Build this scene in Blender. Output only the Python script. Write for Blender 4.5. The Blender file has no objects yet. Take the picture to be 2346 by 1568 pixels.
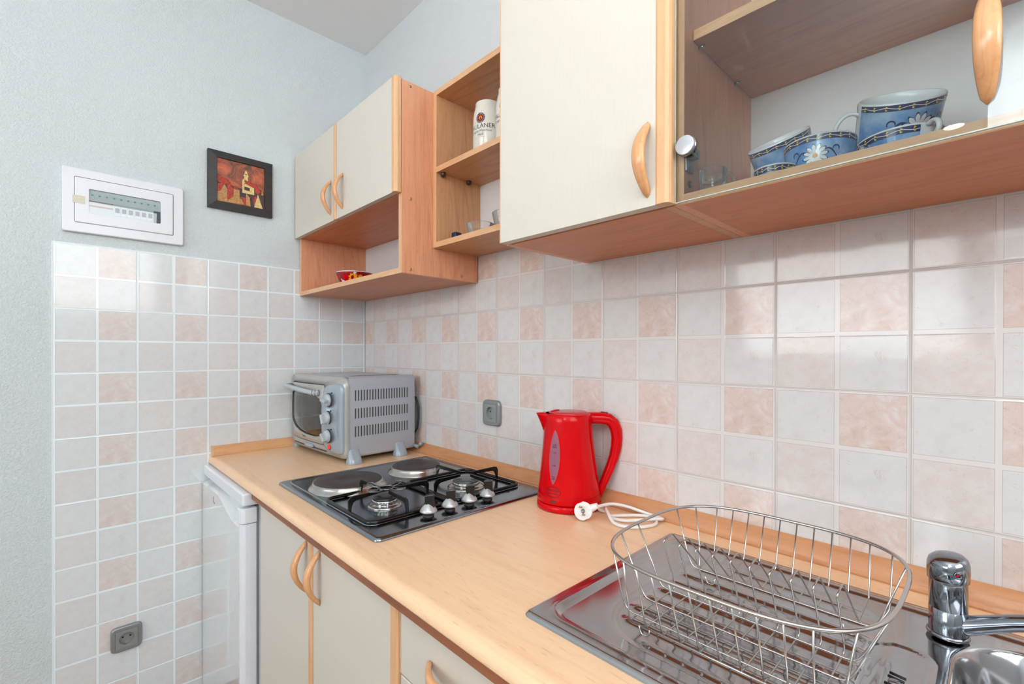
import bpy, math, random
from mathutils import Vector, Matrix
random.seed(7)
PI = math.pi
SC = bpy.context.scene
COL = SC.collection

# ---------------------------------------------------------------- mesh builder
class MB:
    def __init__(s): s.v = []; s.f = []; s.mi = []; s.sm = []; s.m = 0; s.smooth = False
    def face(s, idx): s.f.append(tuple(idx)); s.mi.append(s.m); s.sm.append(s.smooth)
    def box(s, x0, x1, y0, y1, z0, z1):
        b = len(s.v)
        s.v += [(x0,y0,z0),(x1,y0,z0),(x1,y1,z0),(x0,y1,z0),(x0,y0,z1),(x1,y0,z1),(x1,y1,z1),(x0,y1,z1)]
        for q in ((0,3,2,1),(4,5,6,7),(0,1,5,4),(1,2,6,5),(2,3,7,6),(3,0,4,7)): s.face([b+i for i in q])
        return s
    def rings(s, R, closed=True, cap=(True, True), loop=False):
        b = len(s.v); n = len(R[0])
        for r in R: s.v += [tuple(p) for p in r]
        m = len(R); rng = range(m if loop else m-1)
        for i in rng:
            j = (i+1) % m
            for k in range(n if closed else n-1):
                l = (k+1) % n
                s.face((b+i*n+k, b+i*n+l, b+j*n+l, b+j*n+k))
        if closed and not loop:
            if cap[0]: s.face([b+k for k in reversed(range(n))])
            if cap[1]: s.face([b+(m-1)*n+k for k in range(n)])
        return s
    def lathe(s, prof, c=(0,0,0), n=32, cap=(False, False), sx=1, sy=1):
        s.smooth = True
        s.rings([[(c[0]+r*sx*math.cos(2*PI*k/n), c[1]+r*sy*math.sin(2*PI*k/n), c[2]+z) for k in range(n)] for r, z in prof], True, cap)
        s.smooth = False; return s
    def cyl(s, p0, p1, r0, r1=None, n=16):
        if r1 is None: r1 = r0
        return s.tube([p0, p1], [r0, r1], n)
    def tube(s, pts, r, n=8, loop=False, flat=1.0, up=None):
        pts = [Vector(p) for p in pts]; m = len(pts); R = []
        rr = r if isinstance(r, (list, tuple)) else [r]*m
        prev = None
        for i, p in enumerate(pts):
            a = pts[(i-1) % m] if (loop or i > 0) else p
            c = pts[(i+1) % m] if (loop or i < m-1) else p
            t = (c-a).normalized()
            if up is not None: u = Vector(up)
            elif prev is None: u = Vector((0,0,1)) if abs(t.z) < .9 else Vector((1,0,0))
            else: u = prev
            u = (u - t*u.dot(t))
            if u.length < 1e-6: u = Vector((0,1,0)) - t*t.y
            u.normalize(); prev = u; w = t.cross(u)
            R.append([p + (w*math.cos(2*PI*k/n)*flat + u*math.sin(2*PI*k/n))*rr[i] for k in range(n)])
        sm = s.smooth; s.smooth = True; s.rings(R, True, (True, True), loop); s.smooth = sm
        return s
    def prism(s, poly, fn, lo, hi):          # poly 2D, fn(a,b,h)->xyz
        s.rings([[fn(a, b, lo) for a, b in poly], [fn(a, b, hi) for a, b in poly]]); return s
    def add(s, V, F):
        b = len(s.v); s.v += [tuple(p) for p in V]
        for f in F: s.face([b+i for i in f])
        return s
    def grid(s, nx, ny, fn):
        b = len(s.v)
        for j in range(ny):
            for i in range(nx): s.v.append(tuple(fn(i/(nx-1), j/(ny-1))))
        for j in range(ny-1):
            for i in range(nx-1):
                a = b+j*nx+i; s.face((a, a+1, a+nx+1, a+nx))
        return s
    def xf(s, M, start=0):
        for i in range(start, len(s.v)): s.v[i] = tuple(M @ Vector(s.v[i]))
        return s

def obj(name, mb, mats, parent=None, org=None, bevel=0, seg=2, smooth=False, fix=True):
    """one mesh object; vertices are given in world space and stored relative to the root's place"""
    if org is None: org = tuple(parent['_org']) if parent is not None else (0,0,0)
    me = bpy.data.meshes.new(name)
    me.from_pydata([(x-org[0], y-org[1], z-org[2]) for x, y, z in mb.v], [], mb.f)
    if not isinstance(mats, (list, tuple)): mats = [mats]
    for m in mats: me.materials.append(m)
    for p, mi, sm in zip(me.polygons, mb.mi, mb.sm): p.material_index = mi; p.use_smooth = sm or smooth
    if fix:
        import bmesh
        bm = bmesh.new(); bm.from_mesh(me); bmesh.ops.recalc_face_normals(bm, faces=bm.faces); bm.to_mesh(me); bm.free()
    me.update()
    o = bpy.data.objects.new(name, me); COL.objects.link(o)
    if parent is not None: o.parent = parent; o['_org'] = org
    else: o.location = org; o['_org'] = org
    if bevel:
        b = o.modifiers.new('bevel', 'BEVEL'); b.width = bevel; b.segments = seg; b.limit_method = 'ANGLE'; b.angle_limit = math.radians(40)
        b.harden_normals = False
        for p in me.polygons: pass
    return o

def objm(name, parts, parent=None, org=None, smooth=False):
    """several builders with their own materials as ONE mesh (surface decoration stays in its part)"""
    M_ = MB(); mats = []
    for mb, mat in parts:
        if mat not in mats: mats.append(mat)
        k = mats.index(mat); b = len(M_.v); M_.v += mb.v
        for f, sm in zip(mb.f, mb.sm): M_.f.append(tuple(b+i for i in f)); M_.mi.append(k); M_.sm.append(sm)
    return obj(name, M_, mats, parent, org, smooth=smooth, fix=False)

def tag(o, label=None, cat=None, group=None, kind=None):
    if label: o['label'] = label
    if cat: o['category'] = cat
    if group: o['group'] = group
    if kind: o['kind'] = kind
    return o

def thing(name, label, cat, loc=(0,0,0), rotz=0, group=None, local=False):
    o = bpy.data.objects.new(name, None); COL.objects.link(o)
    o.location = loc; o.rotation_euler = (0,0,rotz); o.empty_display_size = .02
    o['_org'] = (0,0,0) if local else tuple(loc)
    return tag(o, label, cat, group)

def struct(name, mb, m, **k): return tag(obj(name, mb, m, **k), kind='structure')

def copy_tree(o, parent=None):
    c = o.copy(); COL.objects.link(c)
    if parent is not None: c.parent = parent
    for ch in list(o.children): copy_tree(ch, c)
    return c

# ---------------------------------------------------------------- materials
def srgb(r, g=None, b=None):
    if g is None: g = b = r
    return tuple((c/255/12.92 if c/255 <= .04045 else ((c/255+.055)/1.055)**2.4) for c in (r, g, b)) + (1,)

class NT:
    def __init__(s, name):
        s.mat = bpy.data.materials.new(name); s.mat.use_nodes = True; s.t = s.mat.node_tree
        s.b = s.t.nodes['Principled BSDF']; s.out = s.t.nodes['Material Output']
    def n(s, kind, **kw):
        x = s.t.nodes.new(kind)
        for k, v in kw.items():
            if hasattr(x, k): setattr(x, k, v)
            else: s.set(x.inputs[k.replace('_', ' ')], v)
        return x
    def set(s, sock, v):
        if isinstance(v, bpy.types.NodeSocket): s.t.links.new(v, sock)
        else: sock.default_value = v
    def m(s, op, a, b=None, c=None, clamp=False):
        x = s.t.nodes.new('ShaderNodeMath'); x.operation = op; x.use_clamp = clamp
        for i, v in enumerate((a, b, c)):
            if v is not None: s.set(x.inputs[i], v)
        return x.outputs[0]
    def mix(s, f, a, b, blend='MIX'):
        x = s.t.nodes.new('ShaderNodeMix'); x.data_type = 'RGBA'; x.blend_type = blend; x.clamp_factor = True
        s.set(x.inputs[0], f); s.set(x.inputs[6], a); s.set(x.inputs[7], b); return x.outputs[2]
    def xyz(s, src=None):
        if src is None: src = s.n('ShaderNodeTexCoord').outputs['Object']
        x = s.t.nodes.new('ShaderNodeSeparateXYZ'); s.set(x.inputs[0], src); return x.outputs
    def comb(s, a, b, c):
        x = s.t.nodes.new('ShaderNodeCombineXYZ')
        for i, v in enumerate((a, b, c)): s.set(x.inputs[i], v)
        return x.outputs[0]
    def noise(s, vec, scale, detail=3, rough=.5, dist=0):
        x = s.t.nodes.new('ShaderNodeTexNoise')
        if vec is not None: s.set(x.inputs['Vector'], vec)
        x.inputs['Scale'].default_value = scale; x.inputs['Detail'].default_value = detail
        x.inputs['Roughness'].default_value = rough; x.inputs['Distortion'].default_value = dist
        return x.outputs[0]
    def ramp(s, f, stops, interp='LINEAR'):
        x = s.t.nodes.new('ShaderNodeValToRGB'); s.set(x.inputs[0], f); cr = x.color_ramp; cr.interpolation = interp
        while len(cr.elements) < len(stops): cr.elements.new(.5)
        for e, (p, c) in zip(cr.elements, stops): e.position = p; e.color = c if not isinstance(c, (int, float)) else (c,c,c,1)
        return x.outputs[0]
    def smooth(s, v, lo, hi):
        x = s.t.nodes.new('ShaderNodeMapRange'); x.interpolation_type = 'SMOOTHSTEP'
        s.set(x.inputs[0], v); x.inputs[1].default_value = lo; x.inputs[2].default_value = hi; return x.outputs[0]
    def bump(s, h, strength=.3, dist=.001):
        x = s.t.nodes.new('ShaderNodeBump'); s.set(x.inputs['Height'], h); x.inputs['Strength'].default_value = strength
        x.inputs['Distance'].default_value = dist; s.t.links.new(x.outputs[0], s.b.inputs['Normal'])
    def P(s, **kw):
        for k, v in kw.items(): s.set(s.b.inputs[k.replace('_', ' ')], v)
        return s

def plain(name, col, rough=.4, metal=0, **kw):
    t = NT(name); tc = t.n('ShaderNodeTexCoord').outputs['Object']
    nz = t.noise(tc, 30, 2)
    c = srgb(*col)
    lo = tuple(x*.992 for x in c[:3])+(1,)
    t.P(Base_Color=t.mix(nz, lo, c), Metallic=metal, Roughness=t.m('ADD', rough-.01, t.m('MULTIPLY', nz, .02)), **kw)
    return t.mat

def stucco(name, col, scale=190, st=.5, dist=.0022):
    t = NT(name); tc = t.n('ShaderNodeTexCoord').outputs['Object']
    a = t.noise(tc, scale, 3, .55, .6); b = t.noise(tc, 9, 2); c = t.noise(tc, 1.5, 2)
    base = t.mix(t.m('MULTIPLY', b, .4), srgb(*col), srgb(*[int(x*.98) for x in col]))
    t.P(Base_Color=base, Roughness=.85); t.b.inputs['Specular IOR Level'].default_value = .2
    h = t.m('ADD', t.smooth(a, .42, .68), t.m('MULTIPLY', c, 1.0)); t.bump(h, st, dist); return t.mat

def wood(name, light, dark, axis='x', rough=.38, fleck=.5, gscale=1.0, ring=.5, coat=0.0):
    """beech laminate: stretched grain along one axis, cathedral rings and short dark pores"""
    t = NT(name); x, y, z = t.xyz()
    k = {'x': (1, 11, 11), 'y': (11, 1, 11), 'z': (11, 11, 1)}[axis]
    f = {'x': (1, 9, 9), 'y': (9, 1, 9), 'z': (9, 9, 1)}[axis]
    v = t.comb(*[t.m('MULTIPLY', c, s*gscale) for c, s in zip((x, y, z), k)])
    v2 = t.comb(*[t.m('MULTIPLY', c, s*gscale) for c, s in zip((x, y, z), f)])
    a = t.noise(v, 3.0, 4, .6, 1.2)
    w = t.m('FRACT', t.m('MULTIPLY', t.noise(v, 1.1, 1, .4, .4), 9.0))
    w = t.smooth(t.m('ABSOLUTE', t.m('SUBTRACT', w, .5)), .30, .5)
    fine = t.noise(v, 30, 2, .6)
    fl = t.smooth(t.noise(v2, 38, 1, .5), .66, .74)
    fac = t.m('ADD', t.m('MULTIPLY', a, .75), t.m('ADD', t.m('MULTIPLY', fine, .25), t.m('MULTIPLY', w, ring*.35)), clamp=True)
    fac = t.smooth(fac, .35, .95)
    c = t.mix(fac, srgb(*light), srgb(*dark))
    c = t.mix(t.m('MULTIPLY', fl, fleck), c, srgb(*[int(q*.78) for q in dark]))
    t.P(Base_Color=c, Roughness=rough); t.b.inputs['Coat Weight'].default_value = coat; t.b.inputs['Coat Roughness'].default_value = .15
    t.bump(fine, .05, .0005); return t.mat

def tiles(name, axis, off, tint=(1,1,1), groutc=(236,236,234), soft=0.0):
    t = NT(name); x, y, z = t.xyz()
    u = t.m('ADD', x if axis == 'x' else y, 20-off if axis == 'x' else 20+off)
    v = t.m('SUBTRACT', 21.56, z)
    pu = t.m('FRACT', t.m('DIVIDE', u, .2)); pv = t.m('FRACT', t.m('DIVIDE', v, .2))
    cu = t.m('FRACT', t.m('DIVIDE', u, .1)); cv = t.m('FRACT', t.m('DIVIDE', v, .1))
    def edge(a): return t.m('MINIMUM', a, t.m('SUBTRACT', 1, a))
    dc = t.m('MULTIPLY', t.m('MINIMUM', edge(cu), edge(cv)), .1)
    dp = t.m('MULTIPLY', t.m('MINIMUM', edge(pu), edge(pv)), .2)
    iu = t.m('GREATER_THAN', pu, .5); iv = t.m('GREATER_THAN', pv, .5)
    L = t.comb(pu, pv, 0.0)
    pale, pale2 = srgb(226, 223, 221), srgb(220, 216, 214)
    base = t.mix(t.smooth(t.noise(L, 7, 3), .35, .7), pale, pale2)
    # soft veins of the plain quarters
    vn = t.noise(L, 5.2, 4, .6, 1.0); vein = t.m('SUBTRACT', 1, t.smooth(t.m('ABSOLUTE', t.m('SUBTRACT', vn, .5)), 0, .012))
    vmask = t.smooth(t.noise(L, 9.3, 2), .50, .60)
    base = t.mix(t.m('MULTIPLY', t.m('MULTIPLY', vein, vmask), .4), base, srgb(212, 172, 158))
    # lower left quarter: warmer with more veins
    LL = t.m('MULTIPLY', t.m('SUBTRACT', 1, iu), iv)
    warm = t.mix(t.smooth(t.noise(L, 8, 3, .6), .4, .65), srgb(226, 217, 213), srgb(223, 209, 203))
    vn2 = t.noise(L, 9, 5, .65, 1.5); v2 = t.m('SUBTRACT', 1, t.smooth(t.m('ABSOLUTE', t.m('SUBTRACT', vn2, .47)), 0, .018))
    vm2 = t.smooth(t.noise(L, 13, 2), .5, .58)
    warm = t.mix(t.m('MULTIPLY', t.m('MULTIPLY', v2, vm2), .38), warm, srgb(186, 150, 138))
    base = t.mix(LL, base, warm)
    # upper right quarter: pink marble
    UR = t.m('MULTIPLY', iu, t.m('SUBTRACT', 1, iv))
    mn = t.noise(L, 6.5, 4, .6, .8)
    pk = t.ramp(mn, [(.30, srgb(216, 184, 168)), (.42, srgb(222, 196, 183)), (.54, srgb(226, 203, 193)), (.66, srgb(230, 217, 210)), (.8, srgb(218, 194, 182))])
    blot = t.smooth(t.noise(t.comb(pu, pv, 3.0), 9, 2), .56, .74)
    lowm = t.smooth(pv, .22, .42)
    pk = t.mix(t.m('MULTIPLY', t.m('MULTIPLY', blot, lowm), .5), pk, srgb(214, 158, 132))
    vn3 = t.noise(L, 8, 3, .6, 1.2); v3 = t.m('MULTIPLY', t.m('SUBTRACT', 1, t.smooth(t.m('ABSOLUTE', t.m('SUBTRACT', vn3, .5)), 0, .010)), t.smooth(t.noise(L, 12, 2), .46, .56))
    pk = t.mix(t.m('MULTIPLY', v3, .5), pk, srgb(178, 134, 120))
    base = t.mix(UR, base, pk)
    base = t.mix(soft, base, srgb(222, 222, 221))
    # printed frame, its thin dark outline, then the joint
    frame = t.m('LESS_THAN', dc, .0040)
    line = t.m('MULTIPLY', t.m('GREATER_THAN', dc, .0037), t.m('LESS_THAN', dc, .0045))
    base = t.mix(frame, base, srgb(*groutc))
    base = t.mix(t.m('MULTIPLY', line, .55), base, srgb(176, 158, 152))
    joint = t.m('LESS_THAN', dp, .0012)
    base = t.mix(joint, base, srgb(*[int(q*(.93 if axis == 'x' else 1.0)) for q in groutc]))
    j2 = t.m('MULTIPLY', t.m('GREATER_THAN', dp, .0012), t.m('LESS_THAN', dp, .0018))
    base = t.mix(t.m('MULTIPLY', j2, .6 if axis == 'x' else .25), base, srgb(178, 158, 146))
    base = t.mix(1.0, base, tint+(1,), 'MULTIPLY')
    wav = t.noise(t.comb(u, v, 0.0), 14, 2)
    h = t.m('ADD', t.m('ADD', t.smooth(dp, 0, .0035), t.m('MULTIPLY', t.smooth(dc, .0025, .006), -.12)), t.m('MULTIPLY', wav, .5))
    t.P(Base_Color=base, Roughness=t.m('ADD', .09, t.m('MULTIPLY', joint, .5)))
    t.b.inputs['Specular IOR Level'].default_value = .5
    t.bump(h, .55, .0012); return t.mat

def steel(name, col=(190,190,192), rough=.22, aniso=0.0, dirt=0.0):
    t = NT(name); tc = t.n('ShaderNodeTexCoord').outputs['Object']; x, y, z = t.xyz(tc)
    st = t.noise(t.comb(t.m('MULTIPLY', x, .25), t.m('MULTIPLY', y, 8.0), z), 60, 2)
    sp = t.noise(tc, 18, 4, .65)
    c = t.mix(t.m('MULTIPLY', sp, dirt), srgb(*col), srgb(*[int(q*.7) for q in col]))
    t.P(Base_Color=c, Metallic=1.0, Roughness=t.m('ADD', rough-.04, t.m('ADD', t.m('MULTIPLY', st, .04), t.m('MULTIPLY', sp, .03+.09*dirt))))
    return t.mat

def glassy(name, col=(255,255,255), rough=0.0, ior=1.45):
    t = NT(name); tc = t.n('ShaderNodeTexCoord').outputs['Object']
    t.P(Base_Color=t.mix(t.noise(tc, 20), srgb(*col), srgb(*[int(q*.98) for q in col])), Roughness=rough, IOR=ior)
    t.b.inputs['Transmission Weight'].default_value = 1.0; return t.mat

def pane(name, tintc=(240,248,246), gain=1.0, smear=.04):
    """thin flat pane: transparent plus a fresnel mirror, a little smeared"""
    t = NT(name); tc = t.n('ShaderNodeTexCoord').outputs['Object']
    tr = t.n('ShaderNodeBsdfTransparent'); tr.inputs[0].default_value = srgb(*tintc)
    gl = t.n('ShaderNodeBsdfGlossy'); gl.inputs['Roughness'].default_value = .0
    fr = t.n('ShaderNodeFresnel'); fr.inputs[0].default_value = 1.5
    df = t.n('ShaderNodeBsdfDiffuse'); df.inputs[0].default_value = (.8,.85,.85,1)
    sm = t.m('MULTIPLY', t.smooth(t.noise(tc, 14, 4, .65, 2.0), .55, .75), smear)
    m1 = t.n('ShaderNodeMixShader'); t.set(m1.inputs[0], t.m('MULTIPLY', fr.outputs[0], 1.8*gain, clamp=True)); t.set(m1.inputs[1], tr.outputs[0]); t.set(m1.inputs[2], gl.outputs[0])
    m2 = t.n('ShaderNodeMixShader'); t.set(m2.inputs[0], sm); t.set(m2.inputs[1], m1.outputs[0]); t.set(m2.inputs[2], df.outputs[0])
    t.t.links.new(m2.outputs[0], t.out.inputs[0]); return t.mat

def glow(name, col, e):
    t = NT(name); tc = t.n('ShaderNodeTexCoord').outputs['Object']
    c = t.mix(t.noise(tc, 3), srgb(*col), srgb(*[int(q*.99) for q in col]))
    t.P(Base_Color=c, Emission_Color=c, Emission_Strength=e); return t.mat

M = {}
M['stucco'] = stucco('stucco_white', (216, 224, 227))
M['stucco2'] = stucco('stucco_back', (216, 220, 222), 210, .5, .0022)
M['ceiling'] = stucco('ceiling_paint', (236, 238, 238), 40, .08, .001)
M['tileL'] = tiles('tiles_left', 'y', 1.0061, tint=(1.0,1.07,1.11), groutc=(240,242,243), soft=.38)  # tint puts the cooler, brighter left-side daylight into the tile colour
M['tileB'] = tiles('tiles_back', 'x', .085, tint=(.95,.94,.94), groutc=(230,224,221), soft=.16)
M['floor'] = plain('floor_tile', (150, 120, 95), .4)
M['dark'] = plain('shadow_black', (16, 15, 15), .6)
M['work'] = wood('worktop_beech', (243, 204, 164), (231, 184, 140), 'x', .30, .30, 1.0, .25, .15)
M['strip'] = wood('strip_beech', (204, 146, 102), (184, 122, 80), 'x', .34, .2, 1.2, .35)
M['stripY'] = wood('strip_beech_y', (226, 172, 124), (206, 148, 100), 'y', .34, .2, 1.2, .35)
M['redz'] = wood('red_beech_side', (230, 166, 128), (210, 138, 100), 'z', .36, .3, 1.0, .4)
M['redx'] = wood('red_beech_shelf', (212, 138, 96), (190, 112, 72), 'x', .40, .2, 1.0, .3)
M['yelz'] = wood('yellow_beech_side', (214, 164, 120), (194, 136, 92), 'z', .36, .3)
M['yelx'] = wood('yellow_beech_shelf', (206, 154, 110), (182, 124, 82), 'x', .36, .3)
M['edgex'] = wood('edge_beech_x', (226, 180, 136), (208, 154, 110), 'x', .36, .35)
M['edgez'] = wood('edge_beech_z', (226, 180, 136), (212, 160, 114), 'z', .36, .2, 1.0, .25)
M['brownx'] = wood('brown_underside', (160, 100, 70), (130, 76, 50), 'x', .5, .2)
M['handle'] = wood('handle_beech', (226, 168, 118), (210, 146, 96), 'z', .26, .1, 2.2, .5, .3)
def cream(name, a, b):
    t = NT(name); x, y, z = t.xyz()
    nz = t.noise(t.comb(t.m('MULTIPLY', x, 10), y, t.m('MULTIPLY', z, .8)), 30, 3)
    t.P(Base_Color=t.mix(t.m('MULTIPLY', nz, .6), srgb(*a), srgb(*b)), Roughness=.42); t.bump(nz, .04, .0004); return t.mat
M['cream'] = cream('cream_laminate', (217, 210, 198), (210, 202, 189))
M['backboard'] = plain('white_backboard', (228, 226, 226), .5)
M['white'] = plain('white_enamel', (232, 234, 238), .22)
M['fridge'] = plain('fridge_door_white', (222, 226, 228), .10)
M['fridge'].node_tree.nodes['Principled BSDF'].inputs['Coat Weight'].default_value = 1.0
M['fridge'].node_tree.nodes['Principled BSDF'].inputs['Coat Roughness'].default_value = .03
M['plastic'] = plain('white_plastic', (230, 233, 240), .28)
M['gasket'] = plain('grey_gasket', (150, 152, 152), .6)
M['sock'] = plain('silver_paint', (146, 149, 153), .32, .4)
M['sockin'] = plain('socket_grey', (150, 153, 152), .35, .25)
M['frame'] = wood('frame_black', (54, 50, 50), (38, 35, 36), 'y', .5, .2)
M['steel'] = steel('steel_hob', (146, 154, 162), .16)
M['sink'] = steel('steel_sink', (184, 184, 186), .12, dirt=.25)
M['chrome'] = steel('chrome', (146, 152, 160), .12)
M['wire'] = steel('steel_wire', (200, 198, 196), .2, dirt=.35)
M['ringm'] = steel('steel_ring', (196, 194, 190), .2, dirt=.4)
M['alu'] = steel('dull_aluminium', (150, 148, 146), .4, dirt=.5)
M['iron'] = plain('cast_iron', (62, 54, 52), .5)
M['enamel'] = plain('black_enamel', (10, 10, 11), .22)
M['cap'] = plain('burner_cap', (34, 36, 40), .2)
M['capg'] = plain('burner_cap_grey', (92, 94, 94), .25, .4)
M['knobs'] = plain('silver_knob', (198, 200, 204), .3, .5)
M['red'] = plain('red_plastic', (206, 0, 10), .18)
M['red'].node_tree.nodes['Principled BSDF'].inputs['Specular IOR Level'].default_value = .22
M['redd'] = plain('dark_red_plastic', (150, 4, 16), .25)
M['lid'] = plain('lid_red', (196, 44, 54), .2)
M['gauge'] = plain('water_gauge', (146, 92, 112), .25)
M['ink'] = plain('black_ink', (24, 8, 10), .5)
M['inkb'] = plain('navy_ink', (28, 30, 60), .4)
M['ovn'] = plain('oven_silver', (182, 187, 197), .36, .15)
M['ovf'] = plain('oven_front', (172, 172, 168), .24, .12)
M['ovb'] = plain('oven_panel', (160, 171, 182), .22, .1)
M['ovk'] = plain('oven_knob', (176, 186, 192), .3, .05)
M['ovin'] = plain('oven_inside', (150, 146, 136), .38, .3)
M['slot'] = plain('vent_dark', (62, 58, 60), .6)
M['lamp'] = glow('red_lamp', (220, 40, 20), .6)
M['cord'] = plain('white_cord', (232, 226, 222), .35)
M['blackc'] = plain('black_cord', (24, 24, 28), .5)
M['brass'] = steel('plug_pin', (200, 178, 150), .25)
M['china'] = plain('white_china', (226, 230, 232), .12)
M['navy'] = plain('navy_band', (26, 40, 92), .15)
M['yel'] = plain('yellow_dot', (226, 200, 60), .3)
M['orange'] = plain('orange_dot', (240, 160, 30), .3)
M['stone'] = plain('stoneware', (222, 218, 208), .16)
def clear(name):
    t = NT(name); tc = t.n('ShaderNodeTexCoord').outputs['Object']
    tr = t.n('ShaderNodeBsdfTransparent'); tr.inputs[0].default_value = (.985, .992, .99, 1)
    gl = t.n('ShaderNodeBsdfGlossy'); gl.inputs['Roughness'].default_value = .02
    df = t.n('ShaderNodeBsdfDiffuse'); t.set(df.inputs[0], t.mix(t.noise(tc, 60), srgb(235, 242, 242), srgb(250, 252, 252)))  # white diffuse put in for the bright refracted edges of the glass
    fr = t.n('ShaderNodeFresnel'); fr.inputs[0].default_value = 1.33
    a = t.n('ShaderNodeMixShader'); a.inputs[0].default_value = .45; t.set(a.inputs[1], gl.outputs[0]); t.set(a.inputs[2], df.outputs[0])
    b = t.n('ShaderNodeMixShader'); t.set(b.inputs[0], t.m('ADD', t.m('MULTIPLY', fr.outputs[0], 1.1), .03, clamp=True)); t.set(b.inputs[1], tr.outputs[0]); t.set(b.inputs[2], a.outputs[0])
    t.t.links.new(b.outputs[0], t.out.inputs[0]); return t.mat
M['glass'] = clear('clear_glassware')
M['pane'] = pane('door_pane', (244, 249, 248), 1.0, .04)
M['ovpane'] = pane('oven_pane', (214, 222, 214), 1.0, .16)
M['fusepane'] = pane('fuse_pane', (244, 251, 251), 1.2, .10)
M['paneedge'] = plain('glass_edge', (184, 192, 182), .2)
M['tape'] = plain('masking_tape', (222, 218, 200), .7)
M['brownp'] = plain('brown_plastic', (58, 34, 28), .3)
M['dowel'] = plain('dowel_cap', (206, 150, 96), .5)
M['bluep'] = plain('navy_plastic', (22, 34, 70), .4)
def sky_cup():
    t = NT('cup_blue'); tc = t.n('ShaderNodeTexCoord').outputs['Object']
    t.P(Base_Color=t.ramp(t.noise(tc, 26, 3, .6), [(.3, srgb(58, 118, 186)), (.5, srgb(110, 160, 212)), (.7, srgb(168, 196, 224))]), Roughness=.12); return t.mat
M['cup'] = sky_cup()
def paint(name, cols, sc):
    t = NT(name); tc = t.n('ShaderNodeTexCoord').outputs['Object']
    n = t.noise(tc, sc, 4, .65, .8)
    t.P(Base_Color=t.ramp(n, [(.3+.4*i/(len(cols)-1), srgb(*c)) for i, c in enumerate(cols)]), Roughness=.35); return t.mat
M['p_sky'] = paint('painted_sky', [(58,54,44),(112,76,56),(176,92,66),(216,112,76)], 20)
M['p_red'] = paint('painted_roof', [(120,30,20),(178,52,36),(200,90,60)], 160)
M['p_ochre'] = paint('painted_wall', [(150,100,56),(190,140,84),(206,164,104)], 180)
M['p_dark'] = paint('painted_shade', [(40,36,48),(70,52,56),(100,66,56)], 120)
M['p_white'] = paint('painted_tower', [(190,150,90),(226,200,130),(236,214,150)], 200)

# ---------------------------------------------------------------- text
def text_mesh(s, size, depth=0.0):
    cu = bpy.data.curves.new('t', 'FONT'); cu.body = s; cu.size = size; cu.align_x = 'CENTER'; cu.align_y = 'CENTER'; cu.resolution_u = 3
    o = bpy.data.objects.new('t', cu); COL.objects.link(o)
    bpy.context.view_layer.update()
    me = bpy.data.meshes.new_from_object(o)
    V = [tuple(v.co) for v in me.vertices]; F = [tuple(p.vertices) for p in me.polygons]
    bpy.data.objects.remove(o); bpy.data.meshes.remove(me); bpy.data.curves.remove(cu)
    return V, F
def add_text(mb, s, size, fn):
    V, F = text_mesh(s, size); mb.add([fn(x, y) for x, y, z in V], F)

# ---------------------------------------------------------------- room
CEIL = 2.56
mb = MB().box(0, 3.7, -4.1, 0, -.1, 0); struct('floor', mb, M['floor'])
mb = MB().box(-.2, 3.8, -4.2, .2, CEIL, CEIL+.1); struct('ceiling', mb, M['ceiling'])
wl = struct('wall_left', MB().box(-.15, -.004, -4.1, .15, 0, CEIL), M['stucco'])
tl = tag(obj('tile_panel', MB().box(-.004, 0, -1.0095, 0, .0, 1.5625), M['tileL'], wl, bevel=.0015), kind='structure')
wb = struct('wall_back', MB().box(-.15, 3.75, .004, .15, 0, CEIL), M['stucco2'])
tag(obj('tile_panel', MB().box(0, 3.6, 0, .004, .0, 1.5625), M['tileB'], wb, bevel=.0015), kind='structure')
struct('wall_right', MB().box(3.6, 3.75, -4.1, .15, 0, CEIL), M['stucco2'])
struct('wall_front', MB().box(1.945, 3.75, -2.15, -2.0, 0, CEIL), M['stucco'])
struct('wall_hall', MB().box(-.15, 2.08, -4.2, -4.0, 0, CEIL), M['stucco2'])
struct('wall_hall_right', MB().box(1.945, 2.08, -4.0, -2.15, 0, CEIL), M['stucco2'])

# ---------------------------------------------------------------- handles (bow handle in local space: door plane y=0, bow to -y)
def bow_handle(L=.122, D=.034, W=.022, T=.0115):
    mb = MB(); R = []; n = 22
    for i in range(n+1):
        t = -1 + 2*i/n; z = t*L/2
        c = math.cos(t*PI/2)
        yo = -D*(c**.85 if c > 0 else 0) - .0008
        a = max(0, math.cos(min(1, abs(t)/.80)*PI/2)); yi = -(D-T)*(a**.8)
        if yi < yo+.001: yi = yo+.001
        w = W*.5*(1-.62*abs(t)**2.4)*(1 if abs(t) < .88 else math.sqrt(max(.04, 1-((abs(t)-.88)/.12)**2)))
        zz = z - (0)
        ring = []
        ym = (yo+yi)/2; hy = (yi-yo)/2
        for k in range(12):
            an = 2*PI*k/12; ca, sa = math.cos(an), math.sin(an)
            e = .75
            ring.append((w*math.copysign(abs(ca)**e, ca), ym+hy*math.copysign(abs(sa)**e, sa), zz))
        R.append(ring)
    mb.smooth = True; mb.rings(R); return mb
_h = bow_handle(); _hm = None
def put_handle(parent, loc, rot=(0,0,0)):
    global _hm
    if _hm is None:
        o = obj('handle', _h, M['handle'], None, org=(0,0,0)); _hm = o.data
    else:
        o = bpy.data.objects.new('handle', _hm); COL.objects.link(o)
    par = parent['_org']; o.parent = parent; o.location = (loc[0]-par[0], loc[1]-par[1], loc[2]-par[2]); o.rotation_euler = rot
    return o

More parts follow.
